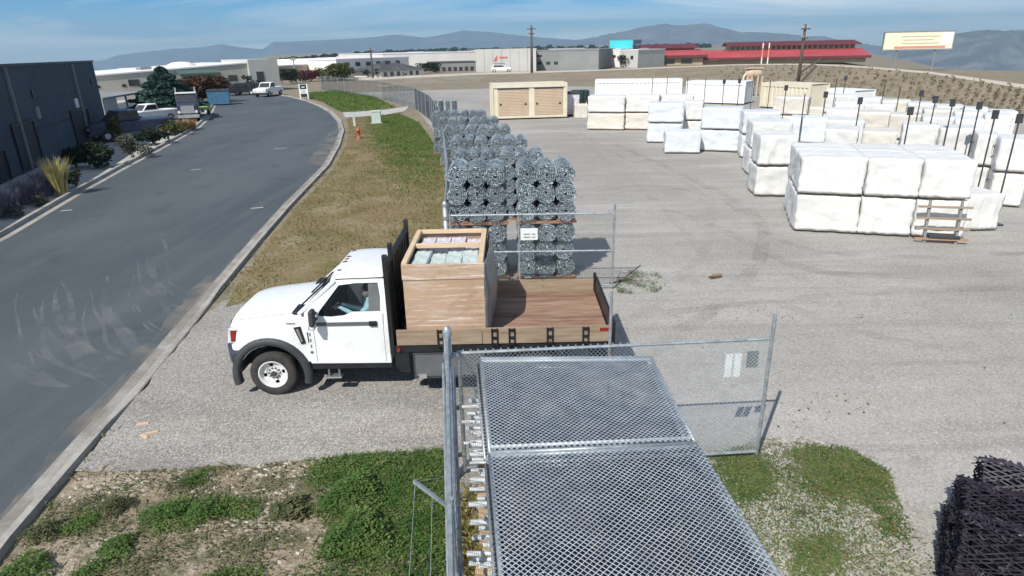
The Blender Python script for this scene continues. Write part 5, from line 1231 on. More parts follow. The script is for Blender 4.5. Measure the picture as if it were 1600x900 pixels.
# nose: grille, lamps, bumper
gr_ = MB().box(-.735, -.62, -.62, .62, .86, 1.30).build('grille', A['blackplastic'], T, bevel=.02)
for i in range(3): MB().box(-.75, -.735, -.60, .60, .92+i*.13, .97+i*.13).build('grille_bar', A['chrome'], gr_)
for sy in (-1, 1):
    h_ = MB().prism([(-.69, 1.02), (-.60, 1.02), (-.46, 1.04), (-.44, 1.30), (-.64, 1.30)], sy*.66, sy*.955).build('headlight', A['clear'], T, bevel=.02)
    MB().prism([(-.62, 1.06), (-.485, 1.06), (-.47, 1.26), (-.60, 1.26)], sy*.957, sy*.966).build('side_marker', A['red'], h_)
MB().prism([(-.66, .50), (-.50, .46), (-.50, .86), (-.66, .88)], -1.0, 1.0).build('bumper_core', A['blackplastic'], T, bevel=.04)
bm_ = MB().add([(-.86, -.62, .52), (-.86, .62, .52), (-.86, .62, .86), (-.86, -.62, .86), (-.58, -1.02, .52), (-.58, 1.02, .52), (-.58, 1.02, .88), (-.58, -1.02, .88), (-.50, -1.02, .56), (-.50, 1.02, .56), (-.50, 1.02, .90), (-.50, -1.02, .90)],
    [(0, 1, 2, 3), (4, 0, 3, 7), (1, 5, 6, 2), (8, 4, 7, 11), (5, 9, 10, 6), (3, 2, 6, 7), (7, 6, 10, 11), (0, 4, 5, 1), (4, 8, 9, 5)]).build('bumper', A['darkblue'], T, bevel=.03)
# wheel-arch flares
for sy in (-1, 1):
    mb = MB(); n = 22
    for i in range(n+1):
        a = math.radians(-14 + 208*i/n)
        for (rr_, yy) in ((.545, .93), (.555, 1.045), (.60, 1.06), (.665, 1.045), (.685, .985)):
            mb.v.append((AX - math.cos(a)*rr_*1.03, sy*yy, RW + math.sin(a)*rr_*1.05))
    for i in range(n):
        for j in range(4): mb.f.append((i*5+j, i*5+j+1, (i+1)*5+j+1, (i+1)*5+j))
    mb.build('wheel_arch_flare', A['blackplastic'], T, smooth=True)
    MB().box(AX+.60, AX+.63, sy*.60, sy*.98, .28, .86).build('mud_flap', A['black'], T)
MB().box(AX-.62, AX+.66, -.60, .60, .45, 1.25).build('engine_bay', A['black'], T)
# cab sides with window openings
inner = [(.93, 1.50), (.96, 1.58), (1.31, 2.0), (1.60, 2.03), (1.97, 2.03), (2.0, 1.80), (2.0, 1.56), (1.52, 1.555), (1.38, 1.50), (1.15, 1.48)]
outer = [(.70, 1.30), (.70, 1.56), (1.22, 2.08), (1.60, 2.135), (2.06, 2.135), (2.12, 1.80), (2.12, 1.30), (1.52, 1.30), (1.38, 1.30), (1.15, 1.30)]
def yb(z): return 1.0 if z <= 1.45 else 1.0-.30*(z-1.45)
for sy in (-1, 1):
    mb = MB()
    for off in (0, .055):
        for p in outer: mb.v.append((p[0], sy*(yb(p[1])-off), p[1]))
        for p in inner: mb.v.append((p[0], sy*(yb(p[1])-off), p[1]))
    for i in range(10):
        j = (i+1) % 10
        mb.f += [(i, j, 10+j, 10+i), (20+i, 30+i, 30+j, 20+j), (10+i, 10+j, 30+j, 30+i), (i, 20+i, 20+j, j)]
    cs_ = mb.build('cab_side', A['white'], T, bevel=.008)
    dr = MB().prism([(.72, .62), (2.12, .60), (2.12, 1.302), (.70, 1.302)], sy*.945, sy*1.0).build('door', A['white'], T, bevel=.012)
    MB().prism([(.72, .50), (2.12, .50), (2.12, .60), (.72, .60)], sy*.88, sy*.97).build('sill', A['black'], T)
    MB().box(.84, 1.80, min(sy*1.0, sy*1.016), max(sy*1.0, sy*1.016), 1.335, 1.395).build('door_moulding', A['greyflat'], dr)
    MB().box(1.80, 1.93, min(sy*1.0, sy*1.035), max(sy*1.0, sy*1.035), 1.315, 1.41).build('door_handle', A['black'], dr, bevel=.01)
    for (x0, x1, z0, z1) in ((.835, .841, .64, 1.46), (2.03, 2.036, .64, 1.55)): MB().box(x0, x1, min(sy*1.0, sy*1.003), max(sy*1.0, sy*1.003), z0, z1).build('door_seam', A['greyflat'], dr)
    for i in range(4): MB().box(.755, .775, min(sy*1.0, sy*1.006), max(sy*1.0, sy*1.006), .93+i*.11, .985+i*.11).build('lettering', A['greyflat'], dr)
    MB().lathe([(0, 0), (.028, 0), (.028, .006), (0, .006)], 10, 'y', (.76, sy*1.0 if sy > 0 else -1.006, .84)).build('badge', A['greyflat'], dr)
    v_ = MB().prism([(.50, 1.32), (.62, 1.34), (.68, 1.02), (.60, 1.0)], sy*.995, sy*1.02).build('wing_vent', A['black'], T, bevel=.01)
    MB().prism([(.54, 1.29), (.59, 1.30), (.64, 1.06), (.61, 1.05)], sy*1.02, sy*1.026).build('vent_trim', A['chrome'], v_)
    for i in range(3): MB().box(.38+i*.055, .42+i*.055, min(sy*1.0, sy*1.006), max(sy*1.0, sy*1.006), 1.385, 1.41).build('badge_letter', A['greyflat'], T)
    gl = MB(); gp = [(p[0], sy*(yb(p[1])-.03), p[1]) for p in inner]; gl.add(gp, [tuple(range(10))]); gl.build('side_window', A['glass'], T)
    MB().add([(1.80, sy*(yb(1.565)-.024), 1.565), (2.0, sy*(yb(1.565)-.024), 1.565), (1.97, sy*(yb(2.02)-.024), 2.02), (1.80, sy*(yb(2.02)-.024), 2.02)], [(0, 1, 2, 3)]).build('window_pillar', A['greyflat'], T)
    MB().prism([(.845, 1.42), (.935, 1.42), (.945, 1.70), (.86, 1.70)], sy*1.08, sy*1.26).build('mirror', A['blackplastic'], T, bevel=.03)
    MB().prism([(.845, 1.34), (.93, 1.34), (.93, 1.41), (.845, 1.41)], sy*1.08, sy*1.24).build('mirror_lamp', A['clear'], T, bevel=.02)
    MB().bar((.90, sy*.99, 1.47), (.90, sy*1.10, 1.50), .06, .05).bar((.90, sy*.99, 1.58), (.90, sy*1.10, 1.60), .05, .04).build('mirror_arm', A['black'], T)
# window pillars follow the tumblehome
# windscreen, cowl, roof, rear wall
MB().add([(.58, -.90, 1.52), (.58, .90, 1.52), (1.235, .79, 2.085), (1.235, -.79, 2.085)], [(0, 1, 2, 3)]).build('windscreen', A['windshield'], T)
MB().prism([(.46, 1.545), (.72, 1.56), (.72, 1.50), (.46, 1.50)], -.88, .88).build('cowl', A['black'], T, bevel=.02)
for y0, y1 in ((-.62, .05), (-.02, .64)): MB().bar((.565, y0, 1.575), (.90, y1-.3, 1.84), .02, .02).build('wiper', A['black'], T)
for sy in (-1, 1): MB().bar((.60, sy*.935, 1.53), (1.25, sy*.815, 2.09), .07, .06).build('windscreen_pillar', A['white'], T, bevel=.01)
rs_ = []
for x in (1.16, 1.22, 1.30, 1.45, 1.7, 1.95, 2.08, 2.13):
    zt = 2.15 + .055*math.sin(math.pi*min(1, max(0, (x-1.05)/1.25))) - (.05 if x == 1.16 else 0) - (.03 if x == 2.13 else 0)
    rs_.append((x, [(0, zt+.02), (.4, zt+.012), (.62, zt-.005), (.74, zt-.035), (.805, zt-.075), (.815, zt-.115)]))
mirror_loft(rs_, 'roof', A['white'], T)
for sy in (-1, 1): MB().bar((1.26, sy*.812, 2.105), (2.10, sy*.812, 2.12), .014, .012).build('roof_gutter', A['black'], T)
for i, y in enumerate((-.56, -.15, 0, .15, .56)): MB().blob((1.29, y, 2.185 if abs(y) < .3 else 2.165), .045, 1, 0, 1, (1.5, 1, .7)).build('clearance_lamp', A['blackplastic'] if i in (0, 4) else A['amber'], T)
MB().box(2.07, 2.12, -.93, .93, .62, 1.62).box(2.07, 2.12, -.85, -.62, 1.62, 2.05).box(2.07, 2.12, .62, .85, 1.62, 2.05).build('cab_rear_wall', A['white'], T)
MB().box(2.085, 2.10, -.62, .62, 1.62, 2.04).build('rear_window', A['windshield'], T)
# interior
MB().box(.66, .98, -.90, .90, 1.02, 1.46).build('dashboard', A['interior'], T, bevel=.05)
MB().box(.66, 2.07, -.93, .93, .62, .74).build('cab_floor', A['interior'], T)
MB().box(1.38, 1.92, -.86, .86, .74, 1.10).build('seat_cushion', A['interior'], T, bevel=.06)
MB().prism([(1.80, 1.08), (1.98, 1.08), (2.06, 1.78), (1.92, 1.80)], -.84, .84).build('seat_back', A['interior'], T, bevel=.05)
mb = MB(); tp = []
for i in range(25):
    a = 2*math.pi*i/24; tp.append((1.14+.10*math.cos(a), -.48+.19*math.sin(a), 1.44+.16*math.cos(a)))
mb.tube(tp, .016, 6, False); mb.bar((1.14, -.48, 1.44), (.98, -.48, 1.34), .05, .05); mb.build('steering_wheel', A['black'], T)
# chassis and wheels
for sy in (-1, 1): MB().box(-.5, 5.6, sy*.43-.05, sy*.43+.05, .56, .80).build('chassis_rail', A['black'], T)
MB().box(.72, .95, -.55, .55, .36, .55).build('crossmember', A['black'], T); MB().box(2.5, 4.6, -.30, .30, .45, .85).build('driveline_cover', A['black'], T)
def big_wheel(x, y, sgn, dual=False):
    w_ = empty('wheel', (x, y, RW)); w_.parent = T; wd = .25; s = sgn
    tv = [(.245, -.105), (.30, -.122), (.375, -.125), (.405, -.10), (.415, -.06), (.415, .06), (.405, .10), (.375, .125), (.30, .122), (.245, .105), (.245, -.105)]
    MB().lathe([(r, h) for r, h in tv], 40).build('tyre', A['rubber'], w_, smooth=True)
    MB().lathe([(.250, s*.10), (.262, s*.118), (.238, s*.115), (.225, s*.06), (.215, s*.045)], 40).build('rim', A['whitesteel'], w_, smooth=True)
    mb = MB(); n = 48                                     # dish with hand holes left open
    for i in range(n):
        a0, a1 = 2*math.pi*i/n, 2*math.pi*(i+1)/n
        for (r0, h0, r1, h1, hole) in ((.0, .075, .055, .075, 0), (.055, .075, .065, .035, 0), (.065, .035, .125, .03, 0), (.125, .03, .140, .045, 0), (.140, .045, .195, .052, 1), (.195, .052, .216, .045, 0)):
            if hole and (i % 12) in (0, 1, 2): continue
            mb.add([(math.cos(a0)*r0, s*h0, math.sin(a0)*r0), (math.cos(a1)*r0, s*h0, math.sin(a1)*r0), (math.cos(a1)*r1, s*h1, math.sin(a1)*r1), (math.cos(a0)*r1, s*h1, math.sin(a0)*r1)], [(0, 1, 2, 3)])
    mb.build('wheel_dish', A['whitesteel'], w_)
    MB().lathe([(0, s*.0), (.235, s*.0)], 24).build('brake_drum', A['black'], w_)
    hub = MB().lathe([(.0, s*.11), (.042, s*.108), (.052, s*.09), (.052, s*.07)], 16).build('hub', A['blackplastic'], w_)
    for i in range(10):
        a = 2*math.pi*i/10; MB().lathe([(0, s*.068), (.013, s*.066), (.014, s*.03)], 6, 'y', (math.cos(a)*.098, 0, math.sin(a)*.098)).build('lug_nut', A['blackplastic'], w_)
for sy in (-1, 1):
    big_wheel(AX, sy*.875, sy); big_wheel(4.62, sy*.93, sy); big_wheel(4.62, sy*.66, sy)
MB().tube([(AX, -.85, RW), (AX, .85, RW)], .07, 10).build('axle', A['black'], T); MB().tube([(4.62, -.9, RW), (4.62, .9, RW)], .09, 10).build('axle', A['black'], T)
for sy in (-1, 1):
    for x in (.98, 1.16): MB().bar((x, sy*.90, .55), (x+.02, sy*.98, .36), .03, .03).build('step_bracket', A['greyflat'], T)
    MB().box(.95, 1.22, min(sy*.88, sy*1.02), max(sy*.88, sy*1.02), .335, .365).build('step', A['chrome'], T)
# flatbed
BX0, BX1, BW = 2.20, 5.92, 1.17
bed = MB().box(BX0, BX1, -BW, BW, .88, 1.0).build('bed_frame', A['black'], T, bevel=.01)
for i in range(8):
    y0 = -BW+.03+i*(2*BW-.06)/8
    MB().box(BX0+.1, BX1-.02, y0+.004, y0+(2*BW-.06)/8-.004, 1.002, 1.05+random.uniform(0, .006)).build('deck_plank', A['deckwood'], bed)
for i, (x0, x1) in enumerate(((2.28, 3.72), (3.73, 4.86), (4.87, 5.9))):
    MB().box(x0, x1, -BW-.03, -BW+.015, 1.03, 1.30+.006*i).build('side_board', A['wood'], T); MB().box(x0, x1, BW-.015, BW+.03, 1.03, 1.30).build('side_board', A['wood'], T)
for x in (3.02, 3.93, 4.22, 4.86, 5.46):
    for sy in (-1, 1):
        mb = MB().box(x-.055, x-.035, min(sy*(BW+.03), sy*(BW+.06)), max(sy*(BW+.03), sy*(BW+.06)), .98, 1.31).box(x+.035, x+.055, min(sy*(BW+.03), sy*(BW+.06)), max(sy*(BW+.03), sy*(BW+.06)), .98, 1.31)
        for z in (1.0, 1.12, 1.26): mb.box(x-.035, x+.035, min(sy*(BW+.032), sy*(BW+.055)), max(sy*(BW+.032), sy*(BW+.055)), z, z+.04)
        mb.build('stake_pocket', A['black'], T)
MB().box(BX1, BX1+.05, -BW, BW, .86, 1.36).build('tail_beam', A['black'], T, bevel=.01)
MB().box(BX1-.03, BX1+.02, BW-.04, BW+.05, .9, 1.42).build('rear_stake', A['black'], T)
MB().box(5.70, 5.86, -BW-.035, -BW-.03, 1.22, 1.28).build('reflector', A['red'], T); MB().lathe([(0, -BW-.05), (.03, -BW-.045), (.035, -BW-.0)], 10, 'y', (2.30, 0, .94)).build('side_marker', A['red'], T)
# headboard
hb = MB()
for y in (-1.15, -.62, 1.15): MB().box(2.15, 2.23, y-.04, y+.04, .86 if abs(y) > 1 else 1.0, 2.62 if abs(y) > .7 else 2.66).build('headboard_post', A['black'], T, bevel=.01)
for z in (1.25, 2.40): MB().box(2.155, 2.225, -1.11, 1.11, z, z+.07).build('headboard_rail', A['black'], T)
MB().box(2.18, 2.20, -1.11, 1.11, 1.0, 2.40).build('headboard_plate', A['black'], T)
for i in range(9): MB().box(2.20, 2.215, -1.0+i*.25-.01, -1.0+i*.25+.01, 1.32, 2.40).build('headboard_slat', A['blackplastic'], T)
MB().prism([(2.22, .62), (2.22, .96), (2.46, .96), (2.46, .50), (2.30, .50)], -1.16, -1.10).build('bed_bracket', A['black'], T)
# tool box, flaps, lamps under the bed
tb = MB().box(2.52, 3.75, -1.15, -.62, .36, .86).build('tool_box', A['blackplastic'], T, bevel=.015)
MB().box(2.56, 3.71, -1.165, -1.15, .42, .82).build('tool_box_door', A['greyflat'], tb); MB().box(2.60, 2.74, -1.175, -1.165, .38, .46).build('plate', A['chrome'], tb)
for sy in (-1, 1): MB().box(5.15, 5.17, sy*.52, sy*1.1, .22, .85).build('mud_flap', A['black'], T); MB().box(5.93, 5.97, sy*.8, sy*1.0, .66, .76).build('tail_lamp', A['red'], T)
MB().box(5.6, 5.9, -1.0, 1.0, .50, .60).build('rear_bumper', A['black'], T)
# ------------------------------------------------------------------ plywood crate on the bed
KX, KY, KZ = -4.24+2.44, 11.0, 1.057
K = empty('plywood_crate', (KX, KY, KZ), 0.0, 'open-topped plywood crate in plastic wrap on the truck bed', 'crate')
cw, cd, ch = 1.34, 1.05, 1.36
A['plywrap'] = layered('wrapped_plywood_painted_sheen', [(.43,.295,.195), (1.4,(.5,1,1.4),.42,.6,(.48,.345,.245),.8), (1.0,(.45,.8,6),.52,.66,(.64,.56,.51),.75), (2.4,(.5,.8,11),.56,.66,(.80,.76,.74),.75), (.9,(1,1,1),.55,.66,(.33,.20,.12),.5)], rough=.28, bump=.3, bscale=9, spec=.6)  # pale streaks: film wrinkles plus its reflections painted into the colour
MB().box(0, cw, -cd, -cd+.02, .0, ch-.28).build('front_panel', A['plywrap'], K); MB().box(-.012, cw+.012, -cd-.012, -cd+.028, ch-.275, ch).build('front_board', A['plywrap'], K, bevel=.01)
MB().box(0, .02, -cd+.022, cd, .0, ch-.04).build('side_panel', A['plywrap'], K); MB().box(0, cw, cd, cd+.02, 0, ch-.04).build('back_panel', A['plywrap'], K)
MB().box(cw-.02, cw, -cd+.022, cd, .0, ch-.04).build('side_panel', A['plywrap'], K)
for (a_, b2_) in (((.03, -cd+.06, ch-.02), (.03, cd, ch-.02)), ((cw-.05, -cd+.06, ch-.02), (cw-.05, cd, ch-.02)), ((.08, cd-.03, ch-.02), (cw-.1, cd-.03, ch-.02)), ((.08, .10, ch-.03), (cw-.1, .10, ch-.03))):
    MB().bar(a_, b2_, .09, .07).build('top_rail', A['lumber'], K, bevel=.006)
for x in (.05, cw-.05):
    for y in (-cd+.07, cd-.06): MB().box(x-.04, x+.04, y-.04, y+.04, 0, ch-.06).build('corner_post', A['lumber'], K)
MB().box(.03, cw-.03, -cd+.03, cd-.02, .02, .06).build('floor', A['lumber'], K)
mb = MB(); n = 14                                          # smoky wrap bellying off the rear side
for i in range(n+1):
    for j in range(n+1):
        y = -cd-.01 + (2*cd+.03)*i/n; z = ch*j/n + .01; bulge = .19*math.sin(math.pi*i/n)**.7*math.sin(math.pi*(.12+.80*j/n))**.8 + .02*noise.noise(Vector((y*3, z*3, 1)))
        mb.v.append((cw+.012+bulge, y, z))
for i in range(n):
    for j in range(n): q = i*(n+1)+j; mb.f.append((q, q+n+1, q+n+2, q+1))
o = mb.build('plastic_sheet', A['greywrap'], K, smooth=True); sm = o.modifiers.new('thickness', 'SOLIDIFY'); sm.thickness = .006
BG = {k_: crate_mesh(7+n_).mesh('packed_bag', A[k_], True) for n_, k_ in enumerate(('seafoam', 'lilac'))}
for i in range(4):
    for r_ in range(2):
        x = KX+.24+i*.285; y = KY+(-.44 if r_ == 0 else .56)
        o = obj('packed_bag', BG['seafoam' if r_ == 0 else 'lilac'], None, (x, y, KZ+.062+random.uniform(0, .01)), random.uniform(-.04, .04)); o.scale = (.285, .92 if r_ == 0 else .74, 1.20+random.uniform(-.05, .03))
        tag(o, f'{"sea-green" if r_ == 0 else "lilac"} packed bag inside the plywood crate, {ORD[i]} from the cab', 'bag', 'bags inside the plywood crate')
# ------------------------------------------------------------------ driver
DX, DY = -4.24+1.72, 11.0-.56
def skin_obj(name, verts, edges, m, parent=None, sub=2, loc=(0, 0, 0)):
    me = bpy.data.meshes.new(name); me.from_pydata([v[:3] for v in verts], edges, []); me.materials.append(m)
    o = bpy.data.objects.new(name, me); col.objects.link(o); o.location = loc
    if parent: o.parent = parent
    o.modifiers.new('skin', 'SKIN'); s_ = o.modifiers.new('sub', 'SUBSURF'); s_.levels = sub; s_.render_levels = sub
    for sv, v in zip(me.skin_vertices[0].data, verts): sv.radius = (v[3], v[4] if len(v) > 4 else v[3])
    me.skin_vertices[0].data[0].use_root = True
    for p in me.polygons: p.use_smooth = True
    return o
Pn = empty('person', (DX, DY, 0), 0, 'driver in pale teal shirt at the wheel of the white truck', 'person')
bv = [(0, 0, 1.16, .15, .17), (.02, 0, 1.36, .14, .17), (.03, 0, 1.52, .13, .19), (.02, 0, 1.63, .055), (.0, 0, 1.69, .05),
      (-.20, -.10, 1.17, .085), (-.46, -.12, 1.16, .065), (-.56, -.12, .98, .055), (-.60, -.12, .82, .05), (-.70, -.12, .79, .04),
      (-.20, .10, 1.17, .085), (-.46, .12, 1.16, .065), (-.56, .12, .98, .055), (-.60, .12, .82, .05), (-.70, .12, .79, .04),
      (.02, -.19, 1.55, .068), (-.14, -.26, 1.40, .055), (-.36, -.17, 1.50, .042), (-.47, -.13, 1.54, .032), (-.53, -.13, 1.55, .028),
      (.02, .19, 1.55, .068), (-.10, .25, 1.34, .055), (-.34, .18, 1.42, .042), (-.47, .15, 1.48, .032), (-.53, .15, 1.50, .028)]
be = [(0, 1), (1, 2), (2, 3), (3, 4), (0, 5), (5, 6), (6, 7), (7, 8), (8, 9), (0, 10), (10, 11), (11, 12), (12, 13), (13, 14), (2, 15), (15, 16), (16, 17), (17, 18), (18, 19), (2, 20), (20, 21), (21, 22), (22, 23), (23, 24)]
skin_obj('body', bv, be, A['shirt'], Pn)
for sy in (-1, 1):
    y0 = -.13 if sy < 0 else .15; z0 = 1.55 if sy < 0 else 1.50
    for k in range(4): skin_obj('finger', [(-.54, y0+(k-1.5)*.02, z0, .011), (-.60, y0+(k-1.5)*.022, z0+.015, .010), (-.625, y0+(k-1.5)*.022, z0-.02, .009)], [(0, 1), (1, 2)], A['skin'], Pn, 1)
    skin_obj('thumb', [(-.52, y0+sy*.03, z0-.005, .012), (-.57, y0+sy*.05, z0-.03, .010)], [(0, 1)], A['skin'], Pn, 1)
    MB().blob((-.535, y0, z0), .042, 2, .05, 1, (1.1, .95, .5)).build('palm', A['skin'], Pn, smooth=True)
for sy in (-1, 1): MB().blob((-.43, sy*.12, 1.17), .1, 2, 0, 1, (1.2, .8, .8)).build('knee_cloth', A['jeans'], Pn, smooth=True)
hd = MB().blob((-.01, 0, 1.80), .105, 3, .05, 1.2, (1.0, .78, 1.18)).build('head', A['skin'], Pn, smooth=True)
MB().prism([(-.105, 1.80), (-.135, 1.765), (-.10, 1.755)], -.012, .012).build('nose', A['skin'], hd)
for sy in (-1, 1): MB().blob((-.098, sy*.032, 1.808), .012, 1, 0, 1, (.5, 1.2, .7)).build('eye', A['mark'], hd); MB().blob((.012, sy*.083, 1.79), .026, 1, 0, 1, (.8, .35, 1.2)).build('ear', A['skin'], hd)
MB().box(-.108, -.098, -.022, .022, 1.728, 1.735).build('mouth', A['red'], hd)
MB().blob((.015, 0, 1.835), .108, 3, .06, 2, (1.0, .84, .98)).build('hair', A['hair'], hd, smooth=True)


#@@VEG@@
# ------------------------------------------------------------------ grass, weeds and stones
def inpoly(p, poly):
    c = False; n = len(poly)
    for i in range(n):
        a, b = poly[i], poly[i-1]
        if (a[1] > p[1]) != (b[1] > p[1]) and p[0] < (b[0]-a[0])*(p[1]-a[1])/(b[1]-a[1])+a[0]: c = not c
    return c
def scatter(poly, n, seed, dens=None):
    rs = random.Random(seed); xs = [p[0] for p in poly]; ys = [p[1] for p in poly]; out = []; tries = 0
    while len(out) < n and tries < n*12:
        tries += 1; p = (rs.uniform(min(xs), max(xs)), rs.uniform(min(ys), max(ys)))
        if not inpoly(p, poly): continue
        if dens and rs.random() > dens(p): continue
        out.append(p)
    return out
def blades(pts, h, wd, seed, lean=.6):
    rs = random.Random(seed); v = []; f = []
    for (x, y) in pts:
        a = rs.uniform(0, 6.283); l = h*rs.uniform(.4, 1.2); t = rs.uniform(.2, lean)*2; cx, sx = math.cos(a), math.sin(a); b = rs.uniform(0, 6.283); wx, wy = math.cos(b)*wd, math.sin(b)*wd
        k = len(v); v += [(x-wx, y-wy, .005), (x+wx, y+wy, .005), (x+cx*l*t*.5+wx*.7, y+sx*l*t*.5+wy*.7, l*.7), (x+cx*l*t-wx*.1, y+sx*l*t, l*.9)]; f += [(k, k+1, k+2), (k, k+2, k+3)]
    m = MB(); m.v = v; m.f = f; return m
nz = lambda p, s, o: noise.noise(Vector((p[0]*s, p[1]*s, o)))
# dry verge
tag(blades(scatter(turf_poly, 30000, 1, lambda p: .5+.9*nz(p, .8, 3)), .09, .010, 2).build('dry_grass', A['grassdry'], norecalc=True), 'dry straw-coloured grass of the verge', kind='stuff')
def gverge(p):
    x, y = P((p[0], p[1], 0)); g_ = 1.2*smooth(0, 1, max(0, min(1, (330-y)/110)))*smooth(0, 1, max(0, min(1, (x-575)/60))) + .9*smooth(0, 1, max(0, min(1, (245-y)/45)))*smooth(0, 1, max(0, min(1, (x-560)/40))) + .09*(nz(p, .5, 9) > .15)
    return min(1, max(0, g_*(.75+.6*nz(p, 1.1, 5))))
tag(blades(scatter(turf_poly, 24000, 3, gverge), .11, .016, 4).build('green_grass', A['grassgreen'], norecalc=True), 'green grass at the fence side of the verge', kind='stuff')
tag(blades(scatter(turf2, 9000, 5), .22, .03, 6).build('green_grass', A['grassgreen'], norecalc=True), 'green grass beyond the concrete path', kind='stuff')
# near corner: weeds, pale stones
def leaves(pts, size, seed, hfun, upness=.5):
    rs = random.Random(seed); v = []; f = []
    for p in pts:
        z = hfun(p, rs); a = rs.uniform(0, 6.283); e = rs.uniform(-.2, .9)*upness; s = size*rs.choice((.5, .7, .9, 1.0, 1.2, 1.6))
        d = Vector((math.cos(a)*math.cos(e), math.sin(a)*math.cos(e), math.sin(e)))*s; sx = Vector((-math.sin(a), math.cos(a), rs.uniform(-.4, .4)))*s*.38; q = Vector((p[0], p[1], z)); k = len(v)
        v += [tuple(q), tuple(q+d*.5+sx), tuple(q+d), tuple(q+d*.5-sx)]; f.append((k, k+1, k+2, k+3))
    m = MB(); m.v = v; m.f = f; return m
def gnear(p):
    x, y = P((p[0], p[1], 0)); return max(0, min(1, smooth(470, 560, x+70*nz(p, .9, 2))*(.7+1.0*nz(p, 1.6, 1)) + .5*smooth(.12, .35, nz(p, 1.5, 7))))
def dnear(p):
    return max(0, min(1, .30+1.0*nz(p, 1.2, 4)+.4*nz(p, 4, 2)))
tag(leaves(scatter(near_poly, 42000, 7, gnear), .026, 8, lambda p, rs: rs.uniform(.01, .10)).build('green_weeds', A['weed'], norecalc=True), 'bright green weeds carpeting the near corner', kind='stuff')
tag(leaves(scatter(near_poly, 30000, 9, dnear), .027, 10, lambda p, rs: rs.uniform(.008, .05), .3).build('dull_weeds', A['weeddark'], norecalc=True), 'dull low weeds between the stones', kind='stuff')
tag(blades(scatter(near_poly, 14000, 11, gnear), .10, .004, 12).build('green_grass', A['grassgreen'], norecalc=True), 'green grass blades by the near fence', kind='stuff')
def stones(pts, smin, smax, seed):
    rs = random.Random(seed); mb = MB(); base = [(1, 0, 0), (-1, 0, 0), (0, 1, 0), (0, -1, 0), (0, 0, 1), (.7, .7, .5), (-.7, .6, .6), (.6, -.7, .5), (-.6, -.7, .4)]
    fs = [(0, 5, 4), (5, 2, 4), (2, 6, 4), (6, 1, 4), (1, 8, 4), (8, 3, 4), (3, 7, 4), (7, 0, 4), (0, 2, 5), (2, 1, 6), (1, 3, 8), (3, 0, 7)]
    for p in pts:
        s = rs.uniform(smin, smax)*rs.uniform(.5, 1); a = rs.uniform(0, 6.28); c_, q = math.cos(a), math.sin(a); k = rs.uniform(.5, .9)
        mb.add([(p[0]+(x*c_-y*q)*s*rs.uniform(.8, 1.1), p[1]+(x*q+y*c_)*s*rs.uniform(.7, 1), z*s*k*rs.uniform(.7, 1)+.004) for x, y, z in base], fs)
    return mb
def sdens(p):
    x, y = P((p[0], p[1], 0)); return max(0, min(1, smooth(800, 735, y)*.9+.05))*max(0, smooth(.0, .3, nz(p, 1.3, 11)+.1)) + (.35 if 300 < x < 470 and 740 < y < 830 else 0)
tag(stones(scatter(near_poly, 1500, 13, sdens), .012, .045, 14).build('pale_stones', A['stone'], norecalc=True), 'pale stones strewn along the driveway edge', kind='stuff')
drive_in = [U(150, 712), U(330, 500), U(600, 470), U(690, 600), U(690, 705), U(400, 722)]
tag(stones(scatter(drive_in, 3000, 15, lambda p: .25+.75*smooth(610, 690, P((p[0], p[1], 0))[1])), .008, .022, 16).build('loose_gravel', A['stone'], norecalc=True), 'loose gravel on the driveway', kind='stuff')
yard_near = [U(1100, 640), U(1600, 560), U(1700, 760), U(1480, 900), U(1480, 960), U(1240, 960)]
tag(stones(scatter(yard_near, 3500, 17), .007, .020, 18).build('loose_gravel', A['stone'], norecalc=True), 'loose gravel on the near yard', kind='stuff')
def rdens(p):
    x, y = P((p[0], p[1], 0)); e = min(1, max(0, 1-max(abs(x-1265)/168, abs(y-800)/122)**2.2))
    g_ = .20+.9*smooth(-.05, .28, nz(p, 1.1, 21)+.35*nz(p, 3.1, 2)) + smooth(70, 25, math.hypot(x-1155, (y-745)*1.2)) + .9*smooth(95, 30, math.hypot((x-1335)*.8, (y-740)*1.6))
    return min(1, g_)*(.15+.85*e)
tag(leaves(scatter(right_poly, 26000, 19, rdens), .022, 20, lambda p, rs: rs.uniform(.005, .05), .5).build('green_weeds', A['weed'], norecalc=True), 'green weeds beside the near gate leaf', kind='stuff')
tag(blades(scatter(right_poly, 6000, 23, lambda p: .03+.6*rdens(p)), .07, .004, 24).build('dry_grass', A['grassdry'], norecalc=True), 'dry grass among the gate-side weeds', kind='stuff')
tag(leaves(scatter(small_weed, 900, 25, lambda p: max(.05, .3+1.6*nz(p, 2.2, 3))), .035, 26, lambda p, rs: rs.uniform(.005, .09), .5).build('green_weeds', A['weed'], norecalc=True), 'weeds at the foot of the far gate end', kind='stuff')
fs_ = [(lim(2).x+.03, 2), (lim(7.2).x+.03, 7.2), (lim(7.2).x+.22, 7.2), (lim(2).x+.26, 2)]
tag(blades(scatter(fs_, 1500, 27), .22, .003, 28).build('dry_grass', A['straw'], norecalc=True), 'dry tufts between near fence and pipe ends', kind='stuff')
